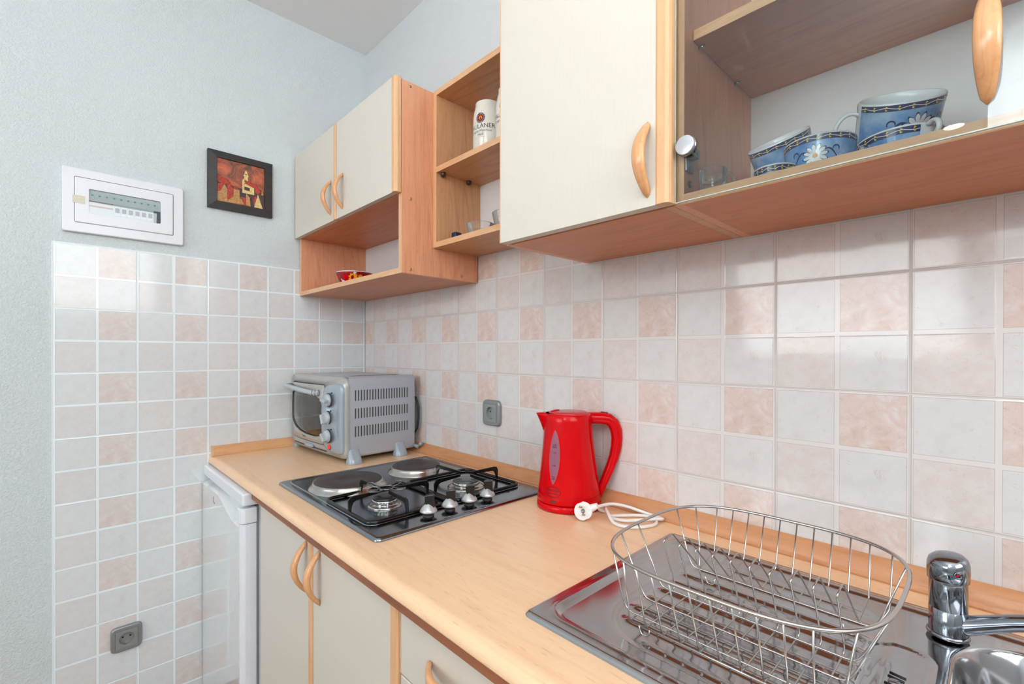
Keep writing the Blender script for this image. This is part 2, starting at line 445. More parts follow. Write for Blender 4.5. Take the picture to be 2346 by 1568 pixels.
def door(parent, x0, x1, yb, yf, z0, z1, strip=.020, name='door', thin=True):
    """cream leaf with a rounded beech strip on its right edge and a thin beech line on its left"""
    xs = x1-strip
    d = obj(name, MB().box(x0+.0022, xs, yf, yb, z0, z1), M['cream'], parent, bevel=.0006)
    mb = MB()
    prof = [(xs, yf-.0004), (xs+.004, yf-.0022), (x1-.007, yf-.0022), (x1-.002, yf+.001), (x1, yf+.006), (x1, yb), (xs, yb)]
    mb.prism(prof, lambda a, b, h: (a, b, h), z0, z1)
    obj('edge_strip', mb, M['edgez'], d, bevel=.0008)
    obj('edge_line', MB().box(x0, x0+.0022, yf, yb, z0, z1), M['edgez'], d)
    return d

# ---------------------------------------------------------------- wall cabinet in the corner
T = .016
r = thing('wall_cabinet', 'corner wall cabinet with two cream doors above an open beech niche', 'cabinet', (.003, -.003, 1.455))
X0, X1, Z0, Z1, YF, YB = .003, .793, 1.455, 2.010, -.285, -.003
obj('side_panel', MB().box(X0, X0+T, YF, YB, Z0, Z1), [M['redz']], r, bevel=.0006)
obj('side_panel', MB().box(X1-T, X1, YF, YB, Z0, Z1), [M['redz']], r, bevel=.0006)
obj('bottom_shelf', MB().box(X0+T, X1-T, YF, YB, Z0, Z0+T), M['redx'], r, bevel=.0006)
obj('middle_shelf', MB().box(X0+T, X1-T, YF, YB-.004, 1.683, 1.683+T), M['redx'], r, bevel=.0006)
obj('top_panel', MB().box(X0+T, X1-T, YF, YB, Z1-T, Z1), M['redx'], r, bevel=.0006)
obj('back_panel', MB().box(X0+T, X1-T, YB-.004, YB, Z0+T, Z1-T), M['backboard'], r)
obj('edge_band', MB().box(X0, X0+T, YF-.0006, YF+.0002, Z0, Z1), M['edgez'], r); obj('edge_band', MB().box(X1-T, X1, YF-.0006, YF+.0002, Z0, Z1), M['edgez'], r)
mb = MB(); mb.box(X0+T, X1-T, YF-.0006, YF+.0002, Z0, Z0+T)
obj('edge_band', mb, M['edgex'], r)
d1 = door(r, .006, .3955, -.288, -.3055, 1.684, 2.014, .019); d2 = door(r, .3985, .7945, -.288, -.3055, 1.684, 2.014, .022)
put_handle(d1, (.352, -.3055, 1.768)); put_handle(d2, (.448, -.3055, 1.768))
for yy, zz in ((-.257, 1.668), (-.257, 1.464+.0), (-.07, 1.464)):
    obj('dowel_cap', MB().cyl((X1-.0006, yy, zz+.004), (X1+.0008, yy, zz+.004), .0052, n=16), M['dowel'], r)
obj('screw', MB().cyl((X1-.0006, -.257, 1.998), (X1+.0010, -.257, 1.998), .0035, n=14), M['chrome'], r)

# painted bowl in the niche
def lathe_shell(prof, c, n=48):  # closed thin shell from outer+inner profile
    return MB().lathe(prof, c, n)
bc = (.235, -.16, 1.4712)
r = thing('bowl', 'small red bowl with yellow flowers in the open niche of the corner cabinet', 'bowl', bc)
def bowlR(z): return .034 + .036*(z/.062)**.6 if z > 0 else .034
prof = [(.0, .001), (.03, .001), (.034, 0)] + [(bowlR(.062*i/8), .062*i/8) for i in range(1, 9)] + [(bowlR(.062)-.003, .0625)] + [(bowlR(.062*i/8)-.0035, .062*i/8+.001) for i in range(8, 0, -1)] + [(.0, .004)]
bowl_body = MB().lathe(prof, bc, 48)
obj('rim', MB().lathe([(bowlR(.0595)+.0004, .0595), (bowlR(.062)+.0006, .0622), (bowlR(.062)-.0036, .0628), (bowlR(.062)-.0040, .0600)], bc, 48), M['china'], r)
def bowl_patch(mb, th0, z0, poly):
    V = []
    for a, b in poly:
        z = z0+b; R = bowlR(max(.001, z))+.0006; th = th0 + a/R; V.append((bc[0]+R*math.cos(th), bc[1]+R*math.sin(th), bc[2]+z))
    mb.add(V, [tuple(range(len(V)))])
fy, fw2, fr = MB(), MB(), MB()
def blob(cx, cy, r0, amp, k, n=28): return [(cx+(r0+amp*math.cos(k*2*PI*i/n))*math.cos(2*PI*i/n), cy+(r0+amp*math.cos(k*2*PI*i/n))*math.sin(2*PI*i/n)) for i in range(n)]
for th in (-.55, 1.4, 3.3, -2.6): bowl_patch(fy, th, .036, blob(0, 0, .017, .003, 9)); bowl_patch(fy, th+.42, .040, blob(0, 0, .009, .002, 7))
for th in (-1.35, .35, 2.3): bowl_patch(fw2, th, .026, blob(0, 0, .007, .003, 3)); bowl_patch(fw2, th+.9, .054, blob(0, 0, .0045, .002, 4))
for th in (-1.0, .9, 2.8): bowl_patch(fr, th, .038, blob(0, 0, .012, .0025, 5))
objm('body', [(bowl_body, M['redd']), (fy, M['orange']), (fw2, M['china']), (fr, M['red'])], r)

# ---------------------------------------------------------------- open shelf unit
r = thing('shelf_unit', 'open beech wall shelf unit between the corner cabinet and the cream cabinet', 'shelf', (.7945, -.003, 1.54))
X0, X1, Z0, Z1, YF = .7945, 1.2335, 1.541, 2.012, -.178
obj('side_panel', MB().box(X0, X0+T, YF, YB, Z0, Z1), M['yelz'], r, bevel=.0006)
obj('side_panel', MB().box(X1-T, X1, YF, YB, Z0, Z1), M['yelz'], r, bevel=.0006)
for z in (Z0, 1.7655, Z1-T):
    obj('shelf_board' if z != Z1-T else 'top_panel', MB().box(X0+T, X1-T, YF, YB-.004, z, z+T), M['yelx'], r, bevel=.0006)
obj('back_panel', MB().box(X0+T, X1-T, YB-.004, YB, Z0+T, Z1-T), M['backboard'], r)
for z in (Z0, 1.7655, Z1-T): obj('edge_band', MB().box(X0+T, X1-T, YF-.0006, YF+.0002, z, z+T), M['edgex'], r)
mb = MB().box(X0, X0+T, YF-.0006, YF+.0002, Z0, Z1)
obj('edge_band', mb, M['edgez'], r)
for yy in (-.160, -.062):
    mb = MB().lathe([(0, -.012), (.0065, -.011), (.0078, -.006), (.0078, 0)], (X0+T+.010, yy, 1.7655), 20)
    obj('connector', mb, M['brownp'], r)

# beer mugs
def mug(loc, rot, label, size=1.0, group='stoneware beer mugs on the upper shelf'):
    r = thing('beer_mug', label, 'mug', loc, rot, group, local=True)
    R, H = .0415*size, .143*size
    outer = [(0, .002), (R*.93, .002), (R, .006), (R, H*.62), (R*.985, H*.72), (R*.93, H*.83), (R*.86, H*.91), (R*.83, H*.955), (R*.84, H*.99), (R*.83, H)]
    inner = [(R*.78, H), (R*.76, H*.95), (R*.86, H*.8), (R*.92, H*.6), (R*.92, .008), (0, .007)]
    parts = [(MB().lathe(outer+inner, (0,0,0), 56), M['stone'])]
    pts = [(0, R*.9 + .0, H*.80)]
    for i in range(11):
        a = PI*.5 - PI*i/10; pts.append((0, R*.95+.030*math.cos(a), H*.50+.042*size*math.sin(a)))
    pts.append((0, R*.9, H*.22))
    obj('handle', MB().tube(pts, .0062, 10, flat=1.3), M['stone'], r)
    # printed front faces local -y
    def f(x, y, z0):
        th = -PI/2 + x/R; return (R*math.cos(th)*1.004, R*math.sin(th)*1.004, z0+y)
    def fo(z0): return lambda x, y: f(x, y, z0)
    def disc(r1, r2, z0, n=36):
        mb = MB(); A = [f(r1*math.cos(2*PI*i/n), r1*math.sin(2*PI*i/n), z0) for i in range(n)]; B = [f(r2*math.cos(2*PI*i/n), r2*math.sin(2*PI*i/n), z0) for i in range(n)]
        mb.add(A+B, [(i, (i+1) % n, n+(i+1) % n, n+i) for i in range(n)]); return mb
    zc = H*.635
    parts.append((disc(.0140, .0092, zc), M['inkb']))
    parts.append((disc(.0090, .0052, zc), M['redd']))
    parts.append((disc(.0052, .0002, zc), M['orange']))
    mb = MB(); mb.add([f(-.0026, -.004, zc), f(.003, -.004, zc), f(.0014, .001, zc), f(.0004, .0042, zc), f(-.0012, .001, zc)], [(0,1,2,3,4)])
    mb.xf(Matrix.Diagonal((1.004, 1.004, 1, 1))); parts.append((mb, M['inkb']))
    mb = MB()
    n = 16
    for i in range(n):
        a = 2*PI*i/n
        q = [(.0105, a-.10), (.0128, a-.10), (.0128, a+.02), (.0105, a+.02)]
        mb.add([f(p*math.cos(b), p*math.sin(b), zc) for p, b in q], [(0,1,2,3)])
    mb.xf(Matrix.Diagonal((1.003, 1.003, 1, 1))); parts.append((mb, M['china']))
    mb = MB(); add_text(mb, 'PAULANER', .0172, fo(H*.475)); add_text(mb, 'Original Münchner', .0088, fo(H*.385)); add_text(mb, 'Hell', .0105, fo(H*.315))
    parts.append((mb, M['inkb']))
    mb = MB()
    for zz in (H*.25, H*.545):
        V = []; 
        for i in range(13): V.append(f(-.02+.04*i/12, .0022*math.cos(PI*(i/12-.5)), zz))
        for i in range(13): V.append(f(-.02+.04*i/12, .0022*math.cos(PI*(i/12-.5))-.0005, zz))
        mb.add(V, [(i, i+1, 14+i, 13+i) for i in range(12)])
    parts.append((mb, M['dowel']))
    objm('body', parts, r)
    return r
mug((.975, -.118, 1.7818), math.radians(20), 'white stoneware beer mug with round emblem and blue lettering, left on the upper shelf')
mug((1.066, -.110, 1.7818), math.radians(16), 'white stoneware beer mug half hidden behind the cream cabinet door', 1.06)

# glass dishes
def ribbed_dish(loc, R, H, label, n=48, group='ribbed glass dishes on the lower shelf'):
    r = thing('glass_dish', label, 'dish', loc, 0, group, local=True)
    mb = MB(); Rn = []
    prof = [(.0, .0), (.72, .0), (.80, .004), (1.0, H), (.965, H+.0015), (.93, H), (.76, .007), (.0, .006)]
    for i, (q, z) in enumerate(prof):
        ring = []
        for k in range(n*2):
            rib = (1+.028*(1 if k % 4 < 2 else -1)) if 2 <= i <= 3 else 1
            a = 2*PI*k/(n*2); rr = max(q*R, .0002)*rib; ring.append((rr*math.cos(a), rr*math.sin(a), z))
        Rn.append(ring)
    mb.smooth = True; mb.rings(Rn, True, (False, False)); obj('dish_body', mb, M['glass'], r)
    return r
ribbed_dish((.952, -.125, 1.5572), .040, .034, 'small ribbed clear glass dish on the left of the lower shelf')
ribbed_dish((1.045, -.100, 1.5572), .046, .052, 'taller ribbed clear glass dish behind the small one')
mb = MB().box(.826, .848, -.135, -.110, 1.5572, 1.590)
tag(obj('plastic_box', mb, M['bluep'], org=(.837, -.122, 1.5572), bevel=.004, seg=3), 'tiny dark blue plastic box on the lower shelf', 'box')

# ---------------------------------------------------------------- tall cream wall cabinet
r = thing('wall_cabinet', 'wide wall cabinet with one plain cream door and curved wooden handle', 'cabinet', (1.235, -.003, 1.459))
X0, X1, Z0, Z1, YF = 1.235, 1.625, 1.459, 2.10, -.287
obj('side_panel', MB().box(X0, X0+T, YF, YB, Z0, Z1), M['redz'], r, bevel=.0006)
obj('side_panel', MB().box(X1-T, X1, YF, YB, Z0, Z1), M['yelz'], r, bevel=.0006)
obj('bottom_panel', MB().box(X0+T, X1-T, YF, YB, Z0, Z0+T), M['redx'], r, bevel=.0006)
obj('top_panel', MB().box(X0+T, X1-T, YF, YB, Z1-T, Z1), M['redx'], r)
obj('back_panel', MB().box(X0+T, X1-T, YB-.004, YB, Z0+T, Z1-T), M['backboard'], r)
d = door(r, 1.2395, 1.6300, -.291, -.312, 1.4605, Z1, .024)
put_handle(d, (1.592, -.312, 1.536))

# ---------------------------------------------------------------- glass fronted wall cabinet
r = thing('glass_cabinet', 'wall cabinet with a clear glass door showing blue cups', 'cabinet', (1.626, -.003, 1.459))
X0, X1, Z0, Z1, YF = 1.6255, 2.245, 1.459, 2.10, -.287
obj('side_panel', MB().box(X0, X0+T, YF, YB, Z0, Z1), M['redz'], r, bevel=.0006)
obj('side_panel', MB().box(X1-T, X1, YF, YB, Z0, Z1), M['redz'], r, bevel=.0006)
obj('bottom_panel', MB().box(X0+T, X1-T, YF, YB, Z0, Z0+T), M['redx'], r, bevel=.0006)
obj('top_panel', MB().box(X0+T, X1-T, YF, YB, Z1-T, Z1), M['redx'], r)
obj('back_panel', MB().box(X0+T, X1-T, YB-.004, YB, Z0+T, Z1-T), M['backboard'], r)
obj('shelf_board', MB().box(X0+T+.001, X1-T-.001, -.258, YB-.004, 1.728, 1.728+T), M['redx'], r, bevel=.0006)
obj('edge_band', MB().box(X0+T+.001, X1-T-.001, -.2588, -.2578, 1.728, 1.728+T), M['edgex'], r)
obj('edge_band', MB().box(X0, X0+T, YF-.0006, YF+.0002, Z0, Z1), M['edgez'], r)
obj('edge_band', MB().box(X0+T, X1-T, YF-.0006, YF+.0002, Z0, Z0+T), M['edgex'], r)
for yy in (-.238, -.09):
    obj('shelf_pin', MB().cyl((X0+T, yy, 1.7250), (X0+T+.010, yy, 1.7250), .0024, n=12), M['chrome'], r)
obj('cam_cover', MB().cyl((X0+T-.0004, -.277+.008, 1.495), (X0+T+.0012, -.277+.008, 1.495), .0062, n=24), M['brownp'], r)
gd = obj('glass_door', MB().add([(X0+.0060, -.2945, Z0+.003), (X1-.003, -.2945, Z0+.003), (X1-.003, -.2945, Z1), (X0+.0060, -.2945, Z1)], [(0,1,2,3)]), M['pane'], r)
mb = MB().box(X0+.006, X1-.003, -.2962, -.2928, Z0+.0016, Z0+.0030); mb.box(X0+.0050, X0+.006, -.2962, -.2928, Z0+.001, Z1)
obj('pane_edge', mb, M['paneedge'], gd)
put_handle(gd, (1.977, -.2955, 1.547))
# hinge
hg = obj('hinge', MB().cyl((1.6500, -.2985, 1.5445), (1.6500, -.3045, 1.5445), .0150, .0146, n=36), M['knobs'], r, bevel=.0008)
mb = MB().cyl((1.6500, -.2962, 1.5445), (1.6500, -.2986, 1.5445), .0156, n=36)
obj('hinge_rim', mb, M['chrome'], hg)
mb = MB().box(1.6428, 1.6550, -.2915, -.262, 1.5330, 1.5470); mb.box(1.6420, 1.6450, -.286, -.262, 1.512, 1.535)
mb.cyl((1.6450, -.2735, 1.518), (1.6464, -.2735, 1.518), .0036, n=16)
mb.cyl((1.655, -.280, 1.541), (1.6562, -.280, 1.541), .003, n=14); mb.cyl((1.655, -.269, 1.539), (1.6562, -.269, 1.539), .003, n=14)
obj('hinge_arm', mb, M['alu'], hg, bevel=.001)

# blue daisy cups
def cup(loc, rot, label, R=.050, H=.060, tilt=None, Rb=.84, handle=True, hdir=0.0, face=0.0, fz=.45, fs=1.0):
    r = thing('cup', label, 'cup', loc, 0, 'blue daisy cups in the glass cabinet', local=True)
    if tilt: # (toward the door, sideways) in degrees, about the rim centre given by loc
        rm = Matrix.Rotation(math.radians(tilt[1]), 4, Vector((.72, -.69, 0))) @ Matrix.Rotation(math.radians(tilt[0]), 4, Vector((.69, .72, 0)))
        r.rotation_euler = rm.to_euler(); r.location = Vector(loc)-(rm @ Vector((0, 0, H)))
    def RR(z): return R*(Rb+(1-Rb)*min(1, max(0, z/H))**.7)
    n = 10
    outer = [(0, .001), (RR(0)*.8, .001), (RR(0)*.86, 0), (RR(0)*.97, .003)] + [(RR(H*i/n), H*i/n) for i in range(1, n+1)]
    inner = [(RR(H)-.0008, H+.0008), (RR(H)-.0022, H)] + [(RR(H*i/n)-.0026, H*i/n) for i in range(n-1, 1, -1)] + [(RR(0)*.8, .004), (0, .0035)]
    parts = [(MB().lathe(outer+inner, (0,0,0), 56), M['china'])]
    gap = 0.16 if handle else 0
    def band(z0, z1, off, mat, name, g=gap):
        mb = MB(); N = 64; mb.smooth = True
        a0, a1 = hdir+g*1.2, hdir+2*PI-g*1.2
        mb.grid(N+1, 7, lambda a, b: ((RR(z0+(z1-z0)*b)+off)*math.cos(a0+(a1-a0)*a), (RR(z0+(z1-z0)*b)+off)*math.sin(a0+(a1-a0)*a), z0+(z1-z0)*b))
        parts.append((mb, mat))
    band(.004, H*.99-.008, .0003, M['cup'], 'blue_glaze')
    band(H-.0095, H-.0018, .0005, M['navy'], 'navy_band')
    def S(x, z, off=.0009, th0=face):
        q = RR(z)+off; th = th0 + x/R; return (q*math.cos(th), q*math.sin(th), z)
    w, y, nv, pt, ct = MB(), MB(), MB(), MB(), MB()
    N = 80
    V = []
    a0, a1 = hdir+gap*1.3, hdir+2*PI-gap*1.3
    for i in range(N+1):
        th = a0+(a1-a0)*i/N; zc = H-.0058+.0010*math.sin(i*2*PI/8)
        for dz in (-.0004, .0004):
            q = RR(zc)+.0009; V.append((q*math.cos(th), q*math.sin(th), zc+dz))
    w.add(V, [(2*i, 2*i+2, 2*i+3, 2*i+1) for i in range(N)])
    for i in range(20):
        th = a0+(a1-a0)*(i+.5)/20
        for s in (-1, 1):
            P = [(0, -.0002*s), (.0030, .0020*s), (.0006, .0030*s)]
            y.add([S(px, H-.0058+pz, .0011, th) for px, pz in P], [(0,1,2)])
    def daisy(cx, cz, s, np_=12, outline=True):
        for k in range(np_):
            a = 2*PI*k/np_+.15
            for mbb, sc, of in ((nv, 1.12, .0007), (pt, 1.0, .0010)):
                P = [(.12, 0), (.35, .11*sc), (.75, .15*sc), (.93*sc, .07*sc), (.98*sc, 0), (.93*sc, -.07*sc), (.75, -.15*sc), (.35, -.11*sc)]
                mbb.add([S(cx+s*(p*math.cos(a)-q*math.sin(a)), cz+s*(p*math.sin(a)+q*math.cos(a)), of) for p, q in P], [tuple(range(8))])
        ct.add([S(cx+s*.17*math.cos(2*PI*i/12), cz+s*.17*math.sin(2*PI*i/12), .0013) for i in range(12)], [tuple(range(12))])
    def stroke(pts, w0):
        V = []
        for i, (a, b) in enumerate(pts):
            p0 = pts[max(0, i-1)]; p1 = pts[min(len(pts)-1, i+1)]; dx, dz = p1[0]-p0[0], p1[1]-p0[1]; l = math.hypot(dx, dz) or 1
            ww = w0*(.25+.75*math.sin(PI*(i+.5)/len(pts)))
            for s in (-1, 1): V.append(S(a-dz/l*ww*s, b+dx/l*ww*s, .0008))
        nv.add(V, [(2*i, 2*i+2, 2*i+3, 2*i+1) for i in range(len(pts)-1)])
    F = H*fz; s = .016*fs
    for q in (0, PI*R*.98, -PI*R*.98*.5, PI*R*.98*.5):
        if q in (0, PI*R*.98): daisy(q, F, s)
    for sg in (-1, 1):
        for base in (0, PI*R):
            bx = base+sg*.026*fs
            stroke([(base+sg*(.010+.017*t)*fs, F+(.006+.006*math.sin(t*PI))*fs-.010*t*fs) for t in [i/8 for i in range(9)]], .0011*fs)
            stroke([(bx+sg*.001*math.cos(a)*4*fs, F+.007*fs+.004*math.sin(a)*fs) for a in [i*.5-.6 for i in range(9)]], .0010*fs)
            daisy(bx+sg*.006*fs, F-.006*fs, .0062*fs, 8)
    objm('body', parts+[(w, M['china']), (y, M['yel']), (nv, M['navy']), (pt, M['china']), (ct, M['orange'])], r)
    if handle:
        pts = []
        hz = H*.60; ch, sh = math.cos(hdir), math.sin(hdir)
        k = min(H*.36, .024); ho = min(.018, H*.30+.002)
        for i in range(15):
            a = PI*.62 - PI*1.24*i/14
            q = RR(hz)+.004+ho*(.35+math.cos(a)); pts.append((q*ch, q*sh, hz+k*math.sin(a)*1.05))
        pts = [((RR(hz)+.0006)*ch, (RR(hz)+.0006)*sh, hz+k*.86)] + pts + [((RR(hz)+.0006)*ch, (RR(hz)+.0006)*sh, hz-k*.86)]
        obj('handle', MB().tube(pts, .0026, 10, flat=1.3, up=None), M['china'], r)
    return r
CD = -PI/4-.1     # towards the viewer's side of the room
ZC = 1.4752
cup((1.8905, -.158, 1.5790), 0, 'blue daisy cup leaning toward the glass with its inside showing', .0480, .090, tilt=(29, 14), Rb=.92, hdir=-2.75, face=-1.00, fz=.62, fs=1.15)
cup((1.897, -.226, ZC), 0, 'low blue daisy cup with its white handle turned to the glass', .0440, .0225, Rb=.9, hdir=-.80, face=-2.5, fz=.4, fs=.5)
cup((1.802, -.194, ZC), 0, 'blue daisy cup standing upright with one large daisy facing out', .0450, .055, Rb=.88, hdir=1.9, face=-1.45, fz=.46, fs=.98)
cup((1.7300, -.140, 1.5770), 0, 'blue daisy cup tipped over to the left', .0460, .080, tilt=(14, 27), Rb=.84, hdir=1.5, face=-.45, fz=.52, fs=.95)
cup((1.7600, -.250, ZC), 0, 'low blue daisy cup at the front left with only its rim showing', .0270, .0150, Rb=.9, hdir=2.0, face=-.2, fz=.4, fs=.3, handle=False)
# clear glass cups
def glass_cup(loc, label, hd=0.3, s=1.0):
    r = thing('glass_cup', label, 'cup', loc, hd, 'clear glass cups in the glass cabinet', local=True)
    R, H = .0235*s, .041*s
    prof = [(0, .0), (R*.9, 0), (R*.95, .004), (R*.9, .010), (R*.93, .016), (R, H), (R-.0016, H), (R*.82, .018), (0, .014)]
    obj('cup_body', MB().lathe(prof, (0,0,0), 40), M['glass'], r)
    pts = [(R-.0014, 0, H*.78)]+[(R+.002+.012*s*math.cos(a), 0, H*.55+.015*s*math.sin(a)) for a in [PI*.5-PI*i/10 for i in range(11)]]+[(R-.0016, 0, H*.30)]
    obj('handle', MB().tube(pts, .0026, 10), M['glass'], r)
glass_cup((1.6745, -.258, ZC), 'clear glass cup with a handle beside the hinge', .80, .86)
glass_cup((1.692, -.205, ZC), 'small clear glass cup behind the other glass cup', .7, .62)
# plate edge on the upper shelf
pc = (1.766, -.130, 1.7444)
mb = MB().lathe([(0, .0), (.060, .0), (.062, .003), (.098, .018), (.100, .0195), (.098, .020), (.060, .0055), (0, .004)], pc, 48)
tag(obj('plate', mb, M['china'], org=pc), 'white plate lying on the upper shelf of the glass cabinet', 'plate')

# ---------------------------------------------------------------- worktop and strips
mb = MB()
def edge_prof(y_in):
    P = [(y_in, .850)]
    P += [(-.585-.0, .8500)]
    for i in range(1, 9):
        a = PI/2*i/8; P.append((-.585-.020*math.sin(a), .830+.020*math.cos(a)))
    P += [(-.605, .8290), (-.6035, .8268), (-.600, .8262), (y_in, .8262)]
    return P
mb.smooth = True
mb.prism(edge_prof(0), lambda a, b, h: (h, a, b), .0, 1.545)
mb.prism(edge_prof(-.48), lambda a, b, h: (h, a, b), 1.545, 2.75)
mb.smooth = False
mb.box(1.545, 2.75, -.105, 0, .8262, .850); mb.box(2.44, 2.75, -.48, -.105, .8262, .850)
wt = tag(obj('worktop', mb, M['work'], org=(0,0,0)), 'long beech laminate worktop with rounded front edge', 'worktop')
e = wt.modifiers.new('es', 'EDGE_SPLIT'); e.split_angle = math.radians(35)
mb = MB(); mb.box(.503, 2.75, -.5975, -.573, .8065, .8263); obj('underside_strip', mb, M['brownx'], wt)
# profiled strips at the wall
def strip_prof(): return [(0, 0), (-.022, 0), (-.0225, .003), (-.0195, .006), (-.0185, .010), (-.0150, .020), (-.0100, .027), (-.006, .031), (-.003, .034), (0, .0345)]
mb = MB(); mb.smooth = True; mb.prism(strip_prof(), lambda a, b, h: (h, a-.0002, .8502+b), .0, 2.75)
s1 = tag(obj('wall_strip', mb, M['strip'], org=(0,0,.85)), 'beech edging strip along the back of the worktop', 'edging strip'); e = s1.modifiers.new('es', 'EDGE_SPLIT'); e.split_angle = math.radians(35)
mb = MB(); mb.smooth = True; mb.prism(strip_prof(), lambda a, b, h: (-a+.0002, h, .8502+b), -.590, -.0235)
s2 = tag(obj('wall_strip', mb, M['stripY'], org=(0,-.3,.85)), 'short beech edging strip against the left wall with an end cap', 'edging strip'); e = s2.modifiers.new('es', 'EDGE_SPLIT'); e.split_angle = math.radians(35)
mb = MB(); mb.prism([(a*1.06, b*1.03) for a, b in strip_prof()], lambda a, b, h: (-a+.0002, h, .8502+b), -.5975, -.590)
obj('end_cap', mb, M['edgez'], s2)

# ---------------------------------------------------------------- base cabinets
def base_cab(x0, x1, label, mat='redz', sideL=M['white']):
    r = thing('base_cabinet', label, 'cabinet', (x0, -.05, .0), 0, None)
    mb = MB().box(x0, x0+T, -.560, -.03, .10, .806); obj('side_panel', mb, sideL, r, bevel=.0006)
    obj('side_panel', MB().box(x1-T, x1, -.560, -.03, .10, .806), M['yelz'], r, bevel=.0006)
    obj('bottom_panel', MB().box(x0+T, x1-T, -.560, -.03, .10, .10+T), M['redx'], r)
    obj('back_panel', MB().box(x0+T, x1-T, -.036, -.03, .10+T, .80), M['backboard'], r)
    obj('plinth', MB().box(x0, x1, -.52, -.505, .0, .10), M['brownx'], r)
    return r
r = base_cab(.534, 1.287, 'base cabinet with two tall cream doors under the hob')
d1 = door(r, .5375, .9135, -.563, -.583, .105, .803, .022)
d2 = door(r, .9165, 1.2865, -.563, -.583, .105, .803, .027)
put_handle(d1, (.878, -.583, .732)); put_handle(d2, (.954, -.583, .732))
# white filler between fridge and cabinet
mb = MB(); mb.box(.507, .514, -.572, -.05, .0, .806); mb.box(.518, .5325, -.576, -.05, 0, .806)
fp = tag(obj('filler_panel', mb, M['white'], org=(.52, -.3, 0), bevel=.0015), 'narrow white filler panel between the fridge and the base cabinet', 'panel')
obj('seal', MB().box(.514, .518, -.568, -.05, 0, .806), M['gasket'], fp)
r = base_cab(1.2885, 2.44, 'base cabinet with drawers under the sink', sideL=M['yelz'])
dr = obj('drawer', MB().box(1.294, 1.80, -.583, -.563, .690, .803), M['cream'], r, bevel=.001)
obj('edge_line', MB().box(1.2905, 1.294, -.5834, -.563, .690, .803), M['edgez'], dr)
put_handle(dr, (1.436, -.583, .748), (0, PI/2, 0))
dr2 = obj('drawer', MB().box(1.294, 1.80, -.583, -.563, .565, .687), M['cream'], r, bevel=.001)
put_handle(dr2, (1.50, -.583, .628), (0, PI/2, 0))
door(r, 1.294, 1.80, -.563, -.583, .105, .560, .022); door(r, 1.803, 2.436, -.563, -.583, .105, .803, .022)

# ---------------------------------------------------------------- fridge
r = thing('fridge', 'white under-counter fridge with glossy door beside the left wall', 'fridge', (.25, -.3, 0))
obj('casing', MB().box(.006, .498, -.575, -.05, .02, .783), M['white'], r, bevel=.004)
mb = MB().box(.004, .500, -.620, -.05, .786, .8225); obj('lid_top', mb, M['plastic'], r, bevel=.006, seg=4)
# door: front skin with the wavy grip cut at its top
def grip(x):   # x 0..1 left to right, lower edge of the grip recess
    if x < .12: return .757+.0*x
    if x < .42: return .757 + .006*math.sin((x-.12)/.30*PI*.5)
    if x < .90: return .763 - .040*(.5-.5*math.cos((x-.42)/.48*PI))
    return .723
mb = MB(); N = 40; xs = [.006+(.476-.006)*i/N for i in range(N+1)]
V = [(x, -.6235, .03) for x in xs] + [(x, -.6235, grip(i/N)) for i, x in enumerate(xs)]
mb.add(V, [(i, i+1, N+2+i, N+1+i) for i in range(N)])
V = [(x, -.6235, grip(i/N)) for i, x in enumerate(xs)] + [(x, -.602, grip(i/N)+.010) for i, x in enumerate(xs)] + [(x, -.600, .782) for i, x in enumerate(xs)]
mb.add(V, [(i, i+1, N+2+i, N+1+i) for i in range(2*N+1) if i % (N+1) != N])
dd = obj('door', mb, M['fridge'], r, fix=False)
mb = MB()
mb.prism([(.474, -.6235), (.486, -.6232), (.4935, -.620), (.4985, -.612), (.4995, -.600), (.4995, -.583), (.006, -.583), (.006, -.600), (.474, -.600)], lambda a, b, h: (a, b, h), .03, .735)
mb.prism([(.470, -.6260), (.488, -.6256), (.4965, -.622), (.5015, -.613), (.5022, -.600), (.5022, -.583), (.470, -.583)], lambda a, b, h: (a, b, h), .737, .780)
obj('door_side', mb, M['plastic'], dd, bevel=.002)
obj('gasket', MB().box(.010, .494, -.583, -.575, .03, .780), M['gasket'], dd)
mb = MB(); mb.box(.170, .1725, -.6245, -.6232, .726, .745); mb.box(.1725, .190, -.6245, -.6232, .7255, .7275)
obj('door_mark', mb, M['gasket'], dd)

